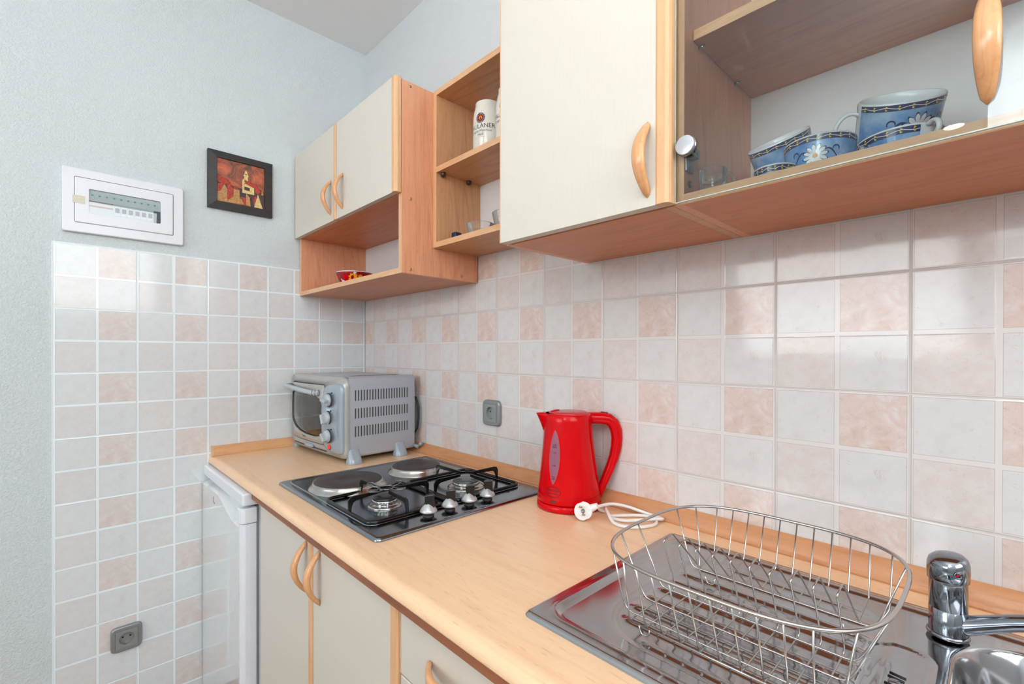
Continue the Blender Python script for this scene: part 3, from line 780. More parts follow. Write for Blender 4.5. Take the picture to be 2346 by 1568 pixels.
# ---------------------------------------------------------------- sockets
def socket(loc, rz, label, sz=.082, hz=.082, dark=False):
    r = thing('wall_socket', label, 'socket', loc, rz, None, local=True)   # local: faces -y
    s, h = sz/2, hz/2
    mb = MB(); R = []
    for yy, k in ((-.0005, 1.0), (-.004, 1.0), (-.0085, .96), (-.010, .90)):
        ring = []
        for i in range(40):
            a = 2*PI*i/40; ca, sa = math.cos(a), math.sin(a); e = .32
            ring.append((s*k*math.copysign(abs(ca)**e, ca), yy, h*k*math.copysign(abs(sa)**e, sa)))
        R.append(ring)
    mb.smooth = True; mb.rings(R, True, (True, False)); b = len(mb.v)-40
    # front face with round hole
    k = .70
    sq = [(s*k*max(-1, min(1, 1.42*math.cos(2*PI*i/40))), -.0100, h*k*max(-1, min(1, 1.42*math.sin(2*PI*i/40)))) for i in range(40)]
    mb.smooth = False; c0 = len(mb.v); mb.v += sq
    for i in range(40): mb.face((b+i, b+(i+1) % 40, c0+(i+1) % 40, c0+i))
    obj('frame_plate', mb, M['sock'], r)
    mb = MB()
    sq2 = [(x*.985, -.0112, z*.985) for x, y, z in sq]; ci = [(.0195*math.cos(2*PI*i/40), -.0112, .0195*math.sin(2*PI*i/40)) for i in range(40)]
    ci2 = [(.0185*math.cos(2*PI*i/40), -.0010, .0185*math.sin(2*PI*i/40)) for i in range(40)]
    mb.rings([[(x, -.009, z) for x, y, z in sq2], sq2, ci, ci2], True, (False, True))
    ins = obj('insert', mb, M['sockin'], r)
    mb = MB()
    for q in (-.0095, .0095): mb.cyl((q, -.0014, .003), (q, -.0002, .003), .0026, n=14)
    obj('pin_hole', mb, M['dark'], ins)
    for q in (-1, 1): obj('earth_contact', MB().box(-.003, .003, -.0105, -.001, q*.0190-.0016, q*.0190+.0016), M['brass'], ins)
    return r
socket((.866, -.0004, 1.035), 0, 'silver power socket on the back wall tiles between the oven and the kettle')
socket((.0004, -.835, .291), PI/2, 'silver power socket low on the left wall tiles')

# ---------------------------------------------------------------- fuse box (left wall, faces +x)
r = thing('fuse_box', 'white recessed fuse box on the left wall above the tiles', 'fuse box', (0, -.835, 1.695))
def ringplate(y0, y1, z0, z1, iy0, iy1, iz0, iz1, xa, xb, mb=None, rc=.006):
    mb = mb or MB()
    def rr(a0, a1, b0, b1, c, n=6):
        P = []
        for (cy, cz, st) in ((a1-c, b1-c, 0), (a0+c, b1-c, 1), (a0+c, b0+c, 2), (a1-c, b0+c, 3)):
            for i in range(n+1):
                an = PI/2*(st+i/n); P.append((cy+c*math.cos(an), cz+c*math.sin(an)))
        return P
    O, I = rr(y0, y1, z0, z1, rc), rr(iy0, iy1, iz0, iz1, min(rc, .005))
    mb.rings([[(xa, a, b) for a, b in O], [(xb-.002, a, b) for a, b in O], [(xb, a*1.0+(.002 if a < (y0+y1)/2 else -.002), b+(.002 if b < (z0+z1)/2 else -.002)) for a, b in O],
              [(xb, a, b) for a, b in I], [(xa, a, b) for a, b in I]], True, (False, False)); return mb
obj('frame_plate', ringplate(-.987, -.681, 1.596, 1.793, -.960, -.709, 1.625, 1.767, -.003, .012), M['plastic'], r)
dd = obj('door', ringplate(-.9588, -.7102, 1.6262, 1.7658, -.926, -.745, 1.659, 1.734, -.003, .0135, rc=.004), M['plastic'], r)
obj('window_pane', MB().add([(.0105, -.926, 1.659), (.0105, -.745, 1.659), (.0105, -.745, 1.734), (.0105, -.926, 1.734)], [(0,1,2,3)]), M['fusepane'], dd)
obj('gap_line', MB().box(-.003, .0015, -.9610, -.7080, 1.6240, 1.7680), M['slot'], r)
mb = MB(); mb.box(.0015, .004, -.927, -.744, 1.658, 1.735); obj('rail_cover', mb, plain('fuse_white', (224, 232, 234), .4), r)
mb = MB(); mb.box(.004, .0062, -.926, -.745, 1.700, 1.714); obj('label_strip', mb, M['china'], r)
mb = MB(); mb.box(.004, .0066, -.926, -.868, 1.6825, 1.6865); mb.box(.004, .0062, -.926, -.868, 1.6985, 1.7000); obj('red_switch', mb, plain('fuse_red', (214, 92, 80), .4), r)
for i in range(6):
    y = -.8655+.0170*i
    mb = MB().box(.004, .0060, y, y+.0165, 1.664, 1.698); f = obj('breaker', mb, M['plastic'], r, bevel=.0005)
    obj('toggle', MB().box(.0060, .0085, y+.0028, y+.0138, 1.6745, 1.6890), plain('toggle_blue', (44, 58, 88), .4), f)
obj('breaker', MB().box(.004, .0075, -.7630, -.7455, 1.660, 1.700), plain('breaker_dark', (58, 66, 86), .4), r)
mb = MB()
for i in range(10): mb.box(.004, .0056, -.920+.0175*i, -.915+.0175*i, 1.7165, 1.7210)
obj('terminal_mark', mb, plain('terminal_green', (110, 196, 186), .5), r)
mb = MB(); mb.box(.0125, .0142, -.9635, -.9350, 1.6845, 1.7085); obj('tape_tab', mb, M['tape'], r)

# ---------------------------------------------------------------- picture
r = thing('picture', 'small painting of red roofs and a tower in a wide black wooden frame', 'picture', (.0, -.5, 1.853))
y0, y1, z0, z1 = -.6085, -.3925, 1.7485, 1.9575; iy0, iy1, iz0, iz1 = -.5805, -.4215, 1.774, 1.932
mb = MB()
O = [(y0,z0),(y1,z0),(y1,z1),(y0,z1)]; I = [(iy0,iz0),(iy1,iz0),(iy1,iz1),(iy0,iz1)]
for k in range(4):
    l = (k+1) % 4
    a, b, c, d = O[k], O[l], I[l], I[k]
    mb.rings([[(-.003, a[0], a[1]), (-.003, b[0], b[1]), (-.003, c[0], c[1]), (-.003, d[0], d[1])], [(.014, a[0], a[1]), (.014, b[0], b[1]), (.020, c[0], c[1]), (.020, d[0], d[1])]])
obj('frame', mb, M['frame'], r, bevel=.0008)
pm = MB(); px = .013
pm.box(-.002, px, iy0+.0005, iy1-.0005, iz0+.0005, iz1-.0005)
def pp(poly, mi, dx):     # picture polygon in 0..1 units
    pm.m = mi; V = [(px+dx, iy0+.002+(iy1-iy0-.004)*a, iz0+.002+(iz1-iz0-.004)*b) for a, b in poly]; pm.add(V, [tuple(range(len(V)))])
R_, O_, D_, W_ = 1, 2, 3, 4
pp([(0,.30),(.30,.18),(.55,.20),(1,.05),(1,.42),(.86,.50),(.5,.40),(.3,.42),(0,.62)], D_, .0003)
pp([(0,.60),(.22,.56),(.30,.45),(.14,.42),(0,.46)], R_, .0006)
pp([(0,.40),(.12,.44),(.14,.30),(.04,.24),(0,.22)], R_, .0007)
pp([(.0,.0),(.0,.22),(.06,.24),(.14,.42),(.20,.32),(.20,.0)], O_, .0009)
pp([(.20,.05),(.20,.42),(.26,.44),(.32,.36),(.32,.08)], R_, .0010)
pp([(.32,.36),(.38,.44),(.46,.36)], R_, .0010); pp([(.33,.16),(.33,.355),(.46,.345),(.46,.14)], O_, .0011)
pp([(.52,.30),(.52,.60),(.545,.66),(.56,.58),(.78,.54),(.78,.30)], W_, .0012)
pp([(.56,.60),(.60,.64),(.62,.60),(.64,.60),(.64,.70),(.655,.72),(.655,.74),(.64,.75),(.625,.82),(.60,.87),(.575,.82),(.56,.75),(.545,.74),(.545,.72),(.56,.70)], W_, .0014)
pp([(.58,.75),(.60,.79),(.62,.75)], D_, .0016)
pp([(.56,.54),(.60,.61),(.84,.58),(.88,.50),(.80,.46)], R_, .0016)
pp([(.80,.36),(.80,.46),(.88,.50),(.93,.40),(.88,.34)], R_, .0015); pp([(.93,.30),(.95,.46),(.985,.38),(.985,.28)], O_, .0012)
pp([(.56,.38),(.56,.46),(.68,.45),(.68,.37)], D_, .0017)
pp([(.22,.06),(.34,.17),(.50,.14),(.56,.02),(.2,.0)], O_, .0012)
pp([(.52,.16),(.60,.22),(.60,.02),(.56,.0)], R_, .0015); pp([(.60,.30),(.68,.22),(.70,.0),(.60,.02)], O_, .0016)
pp([(.70,.18),(.76,.20),(.78,.0),(.70,.0)], D_, .0017); pp([(.74,.22),(.82,.28),(.84,.16),(.78,.10)], R_, .0018)
pp([(.86,.34),(.97,.0),(.78,.0)], W_, .0019); pp([(.87,.32),(1,.34),(1,0),(.97,.0)], D_, .0018)
obj('painting', pm, [M['p_sky'], M['p_red'], M['p_ochre'], M['p_dark'], M['p_white']], r, fix=False)

# ---------------------------------------------------------------- mini oven (local frame: origin = front right corner on the worktop)
OV = (.468, -.304, .8505)
r = thing('mini_oven', 'grey mini oven with glass door and three knobs in the corner', 'oven', OV, math.radians(2.5), None, local=True)
W, DP, ZB, ZT = .445, .276, .017, .291
def rrect(x0, x1, z0, z1, c, n=6, cb=None):
    P = []
    cb = c if cb is None else cb
    for (cx, cz, st, cc) in ((x1-c, z1-c, 0, c), (x0+c, z1-c, 1, c), (x0+cb, z0+cb, 2, cb), (x1-cb, z0+cb, 3, cb)):
        for i in range(n+1):
            an = PI/2*(st+i/n); P.append((cx+cc*math.cos(an), cz+cc*math.sin(an)))
    return P
mb = MB(); O1 = rrect(-W, 0, ZB, ZT, .014, cb=.010); I1 = rrect(-W+.005, -.005, ZB+.005, ZT-.005, .010)
mb.smooth = True
mb.rings([[(x, .012, z) for x, z in O1], [(x, DP-.004, z) for x, z in O1], [(x*.99-.002, DP, z*.985+.002) for x, z in O1]], True, (False, True))
mb.smooth = False
cs = obj('casing', mb, M['ovn'], r); e = cs.modifiers.new('es', 'EDGE_SPLIT'); e.split_angle = math.radians(50)
# side and top vents: slot shade and lip highlight put into coloured strips
for z0, z1 in ((.210, .247), (.150, .185), (.088, .124)):
    mb = MB(); ml = MB()
    for i in range(20):
        y = .036+.0108*i
        P = [(y+.0019*math.cos(a), (z1-.0019 if math.sin(a) >= 0 else z0+.0019)+.0019*math.sin(a)) for a in [2*PI*k/12 for k in range(12)]]
        mb.prism(P, lambda a, b, h: (h, a, b), -.0015, .00035)
        ml.box(-.0005, .0011, y+.0019, y+.0029, z0+.001, z1-.001)
    objm('vent_row', [(mb, M['slot']), (ml, M['ovk'])], r)
mb = MB()
for i in range(20): mb.box(-.088, -.060, .056+.0098*i, .0588+.0098*i, ZT-.001, ZT+.0006)
obj('top_vent', mb, M['slot'], r)
# front bezel with an opening, all parts follow the same bulge
def bul(x, z):
    u = (x+W/2)/(W/2); w = (z-(ZB+ZT)/2)/((ZT-ZB)/2)
    return .006 - .026*max(0, 1-abs(u)**3.2)*max(0, 1-abs(w)**3.4)**.8 - .004*(1-abs(u)**2)
def loft(name, loops, mat, par, smooth=True):   # loops: list of (pts2d, dy)
    m = MB(); m.smooth = smooth
    m.rings([[(x, bul(x, z)+dy, z) for x, z in pts] for pts, dy in loops], True, (False, False)); return obj(name, m, mat, par)
def resample(P, n=72, c=None):
    if c is None: c = (sum(p[0] for p in P)/len(P), sum(p[1] for p in P)/len(P))
    out = []
    for k in range(n):
        a = 2*PI*k/n; dx, dz = math.cos(a), math.sin(a); best = None
        for i in range(len(P)):
            (x1, z1), (x2, z2) = P[i], P[(i+1) % len(P)]
            ex, ez = x2-x1, z2-z1; den = dx*ez-dz*ex
            if abs(den) < 1e-12: continue
            t = ((x1-c[0])*ez-(z1-c[1])*ex)/den; s = ((x1-c[0])*dz-(z1-c[1])*dx)/den
            if t > 0 and -1e-6 <= s <= 1+1e-6 and (best is None or t > best): best = t
        out.append((c[0]+dx*best, c[1]+dz*best))
    return out
cc = (-.270, .150)
outer = resample(rrect(-W-.001, .001, ZB-.004, ZT+.001, .022, cb=.014), 96, cc)
outer_in = [(x*.985-.003, z*.98+.003) for x, z in outer]
hole = resample(rrect(-.432, -.1180, .050, .262, .010), 96, cc)
loft('front_bezel', [([(x, z) for x, z in outer], .010), (outer, .002), (outer_in, -.004), (hole, -.002), (hole, .012)], M['ovf'], r)
# door with window
do = resample(rrect(-.4305, -.1195, .0515, .2600, .008), 96, cc)
wp = [(-.414, .222), (-.34, .232), (-.270, .236), (-.20, .230), (-.134, .208), (-.126, .19), (-.124, .100), (-.131, .083), (-.18, .076), (-.25, .077), (-.31, .084), (-.36, .096), (-.40, .113), (-.419, .124), (-.421, .20)]
wn = resample(wp, 96, cc); wn2 = [(cc[0]+(x-cc[0])*1.035, cc[1]+(z-cc[1])*1.045) for x, z in wn]
dr_ = loft('door', [(do, .010), (do, -.003), ([(cc[0]+(x-cc[0])*.985, cc[1]+(z-cc[1])*.975) for x, z in do], -.006), (wn2, -.006), (wn, -.0045), (wn, .006)], M['ovf'], r)
m = MB(); m.smooth = True; m.rings([[(cc[0]+(x-cc[0])*k, bul(cc[0]+(x-cc[0])*k, cc[1]+(z-cc[1])*k)-.001, cc[1]+(z-cc[1])*k) for x, z in wn] for k in (1.0, .8, .6, .4, .2, .02)], True, (False, True))
obj('window_pane', m, M['ovpane'], dr_)
loft('window_seal', [([(cc[0]+(x-cc[0])*1.006, cc[1]+(z-cc[1])*1.01) for x, z in wn], -.0052), (wn, -.0056), ([(cc[0]+(x-cc[0])*.985, cc[1]+(z-cc[1])*.98) for x, z in wn], -.0030)], M['slot'], dr_)
pts = []
for i in range(21):
    t = i/20; x = -.424+.282*t
    pts.append((x, bul(x, .235)-.012-.034*math.sin(PI*min(1, max(0, t)))**.5, .246-.014*(t**1.6)+.006*math.sin(PI*t)))
pts[0] = (-.424, -.010, .246); pts[-1] = (-.142, bul(-.142, .23)-.006, .232)
obj('handle', MB().tube(pts, [.0085]*21, 14), M['ovk'], dr_)
mb = MB(); p, q = Vector(pts[-1]), Vector(pts[-2])
for k in range(3): mb.tube([p+(q-p)*(.15+.42*k), p+(q-p)*(.35+.42*k)], .0114-.0006*k, 16)
obj('handle_collar', mb, M['ovk'], dr_)
mb = MB(); add_text(mb, 'Tabora', .0115, lambda x, y: (-.270+x, bul(-.270+x, .0665+y)-.0068, .0675+y)); obj('badge', mb, M['ink'], dr_, fix=False)
# gap shade put in as thin dark strips around door and tray
loft('door_gap', [(hole, -.0027), ([(cc[0]+(x-cc[0])*.994, cc[1]+(z-cc[1])*.992) for x, z in hole], .004)], M['slot'], r)
mb = MB(); N = 30
mb.smooth = True
mb.rings([[(-.405+.285*i/N, bul(-.405+.285*i/N, z)-.0056+dy, z) for i in range(N+1)] for z, dy in ((.0270, .0), (.0294, .0), (.0294, .003), (.027, .003))], False)
tr = obj('tray_gap_shade', mb, M['slot'], r, fix=False)
mb = MB(); mb.smooth = True
mb.rings([[(-.252+.040*k*math.cos(2*PI*i/28), bul(-.252, .032)-.006-.010*(1-k*k)*(1 if math.sin(2*PI*i/28) > -2 else 1), .033+.0105*k*math.sin(2*PI*i/28)*(1 if math.sin(2*PI*i/28) > 0 else .45)) for i in range(28)] for k in (1, .8, .55, .3, .02)], True, (False, True))
obj('tray_grip', mb, M['ovb'], tr)
# control panel
pc2 = (-.052, .140)
po = resample([(-.104, .258), (-.070, .266), (-.035, .269), (-.012, .266), (-.007, .25), (-.007, .045), (-.012, .033), (-.03, .028), (-.06, .030), (-.098, .038), (-.110, .05), (-.113, .14), (-.110, .25)], 72, pc2)
m = MB(); m.smooth = True
m.rings([[(pc2[0]+(x-pc2[0])*k, bul(x, z)*1-.003-h, pc2[1]+(z-pc2[1])*k) for x, z in po] for k, h in ((1.0, -.004), (1.0, .004), (.97, .008), (.9, .0105), (.7, .012), (.4, .0125), (.05, .0125))], True, (False, True))
obj('control_panel', m, M['ovb'], r)
yk = bul(-.07, .15)-.0135
for z, rot in ((.213, 1.45), (.153, .35), (.090, .75)):
    xk = -.069 + (.005 if z > .2 else 0); yk = bul(-.075, z)-.014
    k = obj('knob', MB().xf(Matrix()), M['ovk'], r) if False else None
    mb = MB(); mb.lathe([(.0, .0135), (.0150, .013), (.0195, .010), (.0212, .004), (.0215, 0)], (0,0,0), 36)
    mb.xf(Matrix.Translation((xk, yk, z)) @ Matrix.Rotation(PI/2, 4, 'X'))
    kn = obj('knob', mb, M['ovk'], r)
    mb = MB(); mb.box(-.0055, .0055, -.020, .013, .010, .0255); mb.xf(Matrix.Translation((xk, yk, z)) @ Matrix.Rotation(PI/2, 4, 'X') @ Matrix.Rotation(rot, 4, 'Z'))
    obj('grip', mb, M['ovk'], kn, bevel=.003, seg=3)
    mb = MB(); mb.lathe([(.0215, .002), (.0240, .0018), (.0240, -.002)], (0,0,0), 36, ); mb.xf(Matrix.Translation((xk, yk, z)) @ Matrix.Rotation(PI/2, 4, 'X'))
    obj('knob_ring', mb, M['slot'], kn)
    obj('dial_mark', MB().cyl((xk+.020, yk+.003, z+.025), (xk+.020, yk-.0006, z+.025), .0022, n=10), M['ink'], kn)
mb = MB().lathe([(0, .006), (.006, .005), (.0085, .002), (.009, 0)], (0,0,0), 24); mb.xf(Matrix.Translation((-.077, bul(-.075, .045)-.010, .052)) @ Matrix.Rotation(PI/2, 4, 'X'))
obj('power_lamp', mb, M['lamp'], r)
mb = MB().lathe([(.0088, .001), (.0108, .001), (.0108, -.002)], (0,0,0), 24); mb.xf(Matrix.Translation((-.077, bul(-.075, .045)-.010, .052)) @ Matrix.Rotation(PI/2, 4, 'X'))
obj('lamp_ring', mb, M['slot'], r)
# inside
mb = MB(); X0, X1, ZA, Z_ = -.431, -.119, .050, .262
b0 = [(X0, .022), (X1, .022), (X1, .235), (X0, .235)]
mb.add([(X0, .024, ZA), (X1, .024, ZA), (X1, .24, ZA), (X0, .24, ZA), (X0, .024, Z_), (X1, .024, Z_), (X1, .24, Z_), (X0, .24, Z_)], [(0,1,2,3), (7,6,5,4), (1,5,6,2), (3,2,6,7), (0,3,7,4)])
obj('cavity', mb, M['ovin'], r, fix=False)
mb = MB()
for z in (.125, .205): mb.tube([(X0+.004, .235, z), (X1-.004, .235, z), (X1-.004, .040, z), (X0+.004, .040, z)], .0016, 6, loop=True)
for i in range(9): mb.tube([(X0+.03+.03*i, .040, .125), (X0+.03+.03*i, .235, .125)], .0011, 6)
obj('wire_rack', mb, M['wire'], r)
# feet
for fx, fy_ in ((-.003, .030), (-.003, .210), (-.440, .030), (-.440, .210)):
    s = 1 if fx > -.2 else -1; q = 1.2
    mb = MB(); R = []
    for k, (h, rx, ry, ox) in enumerate(((0, .0195, .021, .006), (.006, .0195, .021, .006), (.020, .015, .0185, .004), (.036, .009, .0165, .0015), (.0475, .0055, .0140, -.001))):
        R.append([(fx+s*(ox+q*rx*math.copysign(abs(math.cos(a))**.75, math.cos(a))), fy_+q*ry*math.copysign(abs(math.sin(a))**.75, math.sin(a)), h) for a in [2*PI*i/24 for i in range(24)]])
    mb.smooth = True; mb.rings(R); f_ = obj('foot', mb, M['ovb'], r); e = f_.modifiers.new('es', 'EDGE_SPLIT'); e.split_angle = math.radians(50)
mb = MB(); mb.tube([(-.004, DP-.006, .030), (.014, DP+.004, .022), (.026, DP+.006, .034), (.034, DP+.004, .036)], [.006, .007, .006, .008], 10)
obj('cord_hook', mb, M['ovb'], r)
ovw = MB(); ovw.tube([(-.04, DP+.001, .215), (-.008, DP+.010, .205), (.003, DP+.014, .17), (.005, DP+.013, .13), (.001, DP+.010, .09), (-.02, DP+.005, .06), (-.05, DP+.001, .05)], .0038, 10)
obj('power_cord', ovw, M['blackc'], r)

# ---------------------------------------------------------------- hob
r = thing('hob', 'steel hob with two electric plates and two gas burners', 'hob', (.85, -.295, .8503))
mb = MB(); HX0, HX1, HY0, HY1 = .560, 1.138, -.546, -.044
mb.smooth = True
loops = []
for ins, z in ((0, .8506), (0, .8520), (.0010, .8545), (.0030, .8566), (.0060, .8575), (.012, .8576)):
    loops.append([(x, y, z) for x, y in rrect(HX0+ins, HX1-ins, HY0+ins, HY1-ins, max(.004, .013-ins), 6)])
mb.rings(loops, True, (False, True))
hp = obj('hob_plate', mb, M['steel'], r)
def rrp(x0, x1, y0, y1, c, z, n=6):
    return [(x, y, z) for x, y in rrect(x0, x1, y0, y1, c, n)]
obj('pressed_ridge', MB().tube(rrp(.582, 1.062, -.522, -.064, .022, .8568), .0026, 8, loop=True, flat=1.6), M['steel'], hp)
for (x, y, R) in ((.738, -.418, .090), (.722, -.190, .0745)):
    mb = MB().lathe([(R+.013, .8572), (R+.011, .861), (R+.006, .8645), (R+.003, .8700), (R+.002, .8745), (R-.001, .8755), (R-.003, .873)], (x, y, 0), 64)
    p = obj('hot_plate', MB().lathe([(R-.002, .868), (R-.002, .8755), (R-.004, .8770), (R*.30, .8770), (R*.27, .8758), (0.0001, .8758)], (x, y, 0), 64), M['iron'], r)
    obj('plate_ring', mb, M['ringm'], p)
for (x, y, s, cm) in ((.958, -.428, 1.0, M['cap']), (.970, -.190, 1.22, M['capg'])):
    g = obj('gas_burner', MB().lathe([(.040*s, .8576), (.041*s, .860), (.035*s, .8615), (.026*s, .8600), (.024*s, .866), (.030*s, .868), (.0300*s, .8735), (.024*s, .8760), (0.0001, .8760)], (x, y, 0), 48), M['ringm'], r)
    obj('burner_cap', MB().lathe([(.0285*s, .8745), (.0290*s, .8775), (.0270*s, .8800), (.015*s, .8812), (0.0001, .8814)], (x, y, 0), 48), cm, g)
    mb = MB()
    for i in range(22):
        a = 2*PI*i/22; mb.box(-.0008, .0008, -.0004, .0004, 0, .0022)
        mb.xf(Matrix.Translation((x+.0301*s*math.cos(a), y+.0301*s*math.sin(a), .8692)) @ Matrix.Rotation(a+PI/2, 4, 'Z'), len(mb.v)-8)
    obj('flame_port', mb, M['slot'], g)
    obj('spark_pin', MB().cyl((x+.034*s, y-.012*s, .858), (x+.034*s, y-.012*s, .872), .0016, n=8), M['china'], g)
# black pan supports
def support(y0, y1, cx, cy, name='pan_support'):
    mb = MB(); x0, x1 = .830, 1.062
    mb.tube(rrp(x0, x1, y0, y1, .020, .8625), .0042, 10, loop=True)
    zt = .8965
    def finger(p, q):
        p = Vector((p[0], p[1], 0)); q = Vector((q[0], q[1], 0)); d = (q-p).normalized(); n = Vector((-d.y, d.x, 0))*.0021
        prof = [(0, .8600), (.007, .8600), (.008, .872), (.012, .8815), (.020, .8855), ((q-p).length, .8900), ((q-p).length, zt), (.012, zt), (.004, .8945), (-.001, .886)]
        R = [[tuple(p+d*a+n*s+Vector((0,0,h))) for a, h in prof] for s in (-1, 1)]
        mb.rings(R)
    g = .020
    finger((cx, y0), (cx, cy-g)); finger((cx, y1), (cx, cy+g)); finger((x0, cy), (cx-g, cy)); finger((x1, cy), (cx+g, cy))
    return obj(name, mb, M['enamel'], r, bevel=.0008)
support(-.520, -.304, .958, -.428); support(-.294, -.074, .970, -.190)
for y in (-.393, -.334, -.276, -.218):
    x = 1.092
    k = obj('control_knob', MB().lathe([(.0125, .8665), (.0188, .8672), (.0198, .8688), (.0175, .8730), (.0125, .8795), (.0065, .8850), (.0030, .8874), (0.0001, .8880)], (x, y, 0), 36), M['knobs'], r)
    mb = MB(); mb.smooth = False
    P = [(.0005, .8700), (.0105, .8690), (.0135, .8740), (.0130, .9040), (.0110, .9060), (-.0070, .9040), (-.0085, .9020), (-.0080, .8900), (-.0040, .8800)]
    mb.prism(P, lambda a, b, h: (x+a*.69+h*.72, y+a*.72-h*.69, b), -.0060, .0060)
    obj('grip', mb, M['enamel'], k, bevel=.0012)
    obj('shaft', MB().lathe([(.0125, .8578), (.0125, .8600), (.0085, .8605), (.0085, .8668)], (x, y, 0), 24), M['iron'], k)
obj('indicator_hole', MB().cyl((1.083, -.140, .8574), (1.083, -.140, .8579), .0055, n=20), plain('dark_red_lens', (86, 40, 36), .2), r)
# small wire trivet on the front burner
mb = MB(); cx, cy, zt = .958, -.425, .8995
for a0 in (.35, .35+PI/2, .35+PI, .35+3*PI/2):
    P = []
    for (rr_, da) in ((.016, -.45), (.036, -.20), (.052, -.16), (.056, 0), (.052, .16), (.036, .20), (.016, .45)):
        P.append((cx+rr_*math.cos(a0+da), cy+rr_*math.sin(a0+da), zt+(.004 if rr_ > .05 else 0)))
    mb.tube(P, .0019, 8)
mb.tube([(cx+.018*math.cos(2*PI*i/16), cy+.018*math.sin(2*PI*i/16), zt) for i in range(16)], .0019, 8, loop=True)
tag(obj('wire_trivet', mb, M['alu'], org=(cx, cy, .898)), 'tarnished twisted wire trivet lying on the front burner support', 'trivet')

# ---------------------------------------------------------------- kettle
KX, KY = 1.250, -.090
r = thing('kettle', 'bright red electric kettle on its base in front of the tiles', 'kettle', (KX, KY, .8503))
ux = Vector((.69, .724, 0)); uy = Vector((-.724, .69, 0))      # ux: spout to handle
def kp(s, t, z): return (KX+ux.x*s+uy.x*t, KY+ux.y*s+uy.y*t, z)
def kring(a, b, z, off=0, n=56, e=1.0):
    return [kp(off+a*math.copysign(abs(math.cos(2*PI*i/n))**e, math.cos(2*PI*i/n)), b*math.copysign(abs(math.sin(2*PI*i/n))**e, math.sin(2*PI*i/n)), z) for i in range(n)]
mb = MB(); mb.smooth = True
mb.rings([kring(.072, .066, .8504), kring(.0775, .071, .8520), kring(.0785, .072, .8560), kring(.0780, .0715, .8650), kring(.0745, .068, .8672)])
obj('base', mb, M['red'], r)
def ka(z):   # half axis along the spout-handle line, other half axis and offset
    t = (z-.869)/.209
    a = .0775-.0215*t**1.15-.0025*math.sin(PI*t); b = .0705-.0150*t**1.15
    return a, b, -.003*t
mb = MB(); mb.smooth = True
R = [kring(.070, .064, .8680), kring(.0765, .0695, .8690)]
for i in range(15):
    z = .871+(1.076-.871)*i/14; a, b, o = ka(z); R.append(kring(a, b, z, o))
a, b, o = ka(1.078); R += [kring(a-.002, b-.002, 1.0785, o), kring(a-.010, b-.009, 1.0785, o)]
mb.rings(R, True, (True, True)); body = obj('body', mb, M['red'], r)
a, b, o = ka(.885)
obj('seam', MB().tube(kring(a+.0002, b+.0002, .8855, o), .0006, 6, loop=True), M['redd'], body)
mb = MB(); mb.smooth = True
R = []
for sc, z in ((1.0, 1.0775), (1.0, 1.0800), (.93, 1.0820), (.6, 1.0835), (.2, 1.0838), (.01, 1.0838)):
    R.append(kring(.048*sc, .045*sc, z, -.002))
mb.rings(R, True, (False, True)); ld = obj('lid', mb, M['lid'], r)
obj('lid_tab', MB().tube([kp(-.042, -.010, 1.0825), kp(-.034, 0, 1.0842), kp(-.026, .010, 1.0842)], .0022, 8, flat=2.0), M['red'], ld)
# spout
mb = MB(); mb.smooth = True; R = []
for (s0, w, z, tip) in ((-.052, .004, 1.028, -.060), (-.050, .015, 1.042, -.0655), (-.047, .021, 1.058, -.0715), (-.044, .025, 1.072, -.0775), (-.043, .026, 1.0785, -.0810)):
    ring = [kp(s0, w, z), kp(s0+(tip-s0)*.45, w*.75, z), kp(s0+(tip-s0)*.85, w*.28, z), kp(tip, 0, z), kp(s0+(tip-s0)*.85, -w*.28, z), kp(s0+(tip-s0)*.45, -w*.75, z), kp(s0, -w, z), kp(s0+.006, 0, z)]
    R.append(ring)
mb.rings(R); obj('spout', mb, M['red'], r)
# handle
hp_ = [(.044, 1.066, .0135, .017), (.062, 1.066, .0140, .0165), (.080, 1.0655, .0145, .0155), (.096, 1.063, .015, .0150), (.1085, 1.053, .0148, .0145), (.1155, 1.036, .0142, .0140), (.1175, 1.016, .0135, .0135), (.1155, .994, .0128, .0130), (.1100, .970, .0120, .0125), (.1010, .945, .0112, .012), (.0905, .920, .0104, .0115), (.0800, .895, .0094, .011), (.0720, .875, .008, .010)]
mb = MB(); mb.smooth = True; R = []
for i, (s, z, th, w) in enumerate(hp_):
    p0 = hp_[max(0, i-1)]; p1 = hp_[min(len(hp_)-1, i+1)]; t = Vector((p1[0]-p0[0], p1[1]-p0[1])).normalized(); nn = Vector((-t.y, t.x))
    ring = []
    for k in range(20):
        an = 2*PI*k/20; ca, sa = math.cos(an), math.sin(an); e = .8
        q = th*math.copysign(abs(ca)**e, ca); ring.append(kp(s+nn.x*q, w*math.copysign(abs(sa)**e, sa), z+nn.y*q))
    R.append(ring)
mb.rings(R); obj('handle', mb, M['red'], r)
obj('switch', MB().tube([kp(.078, 0, 1.0782), kp(.094, 0, 1.0765)], .0040, 10, flat=2.0), M['redd'], r)
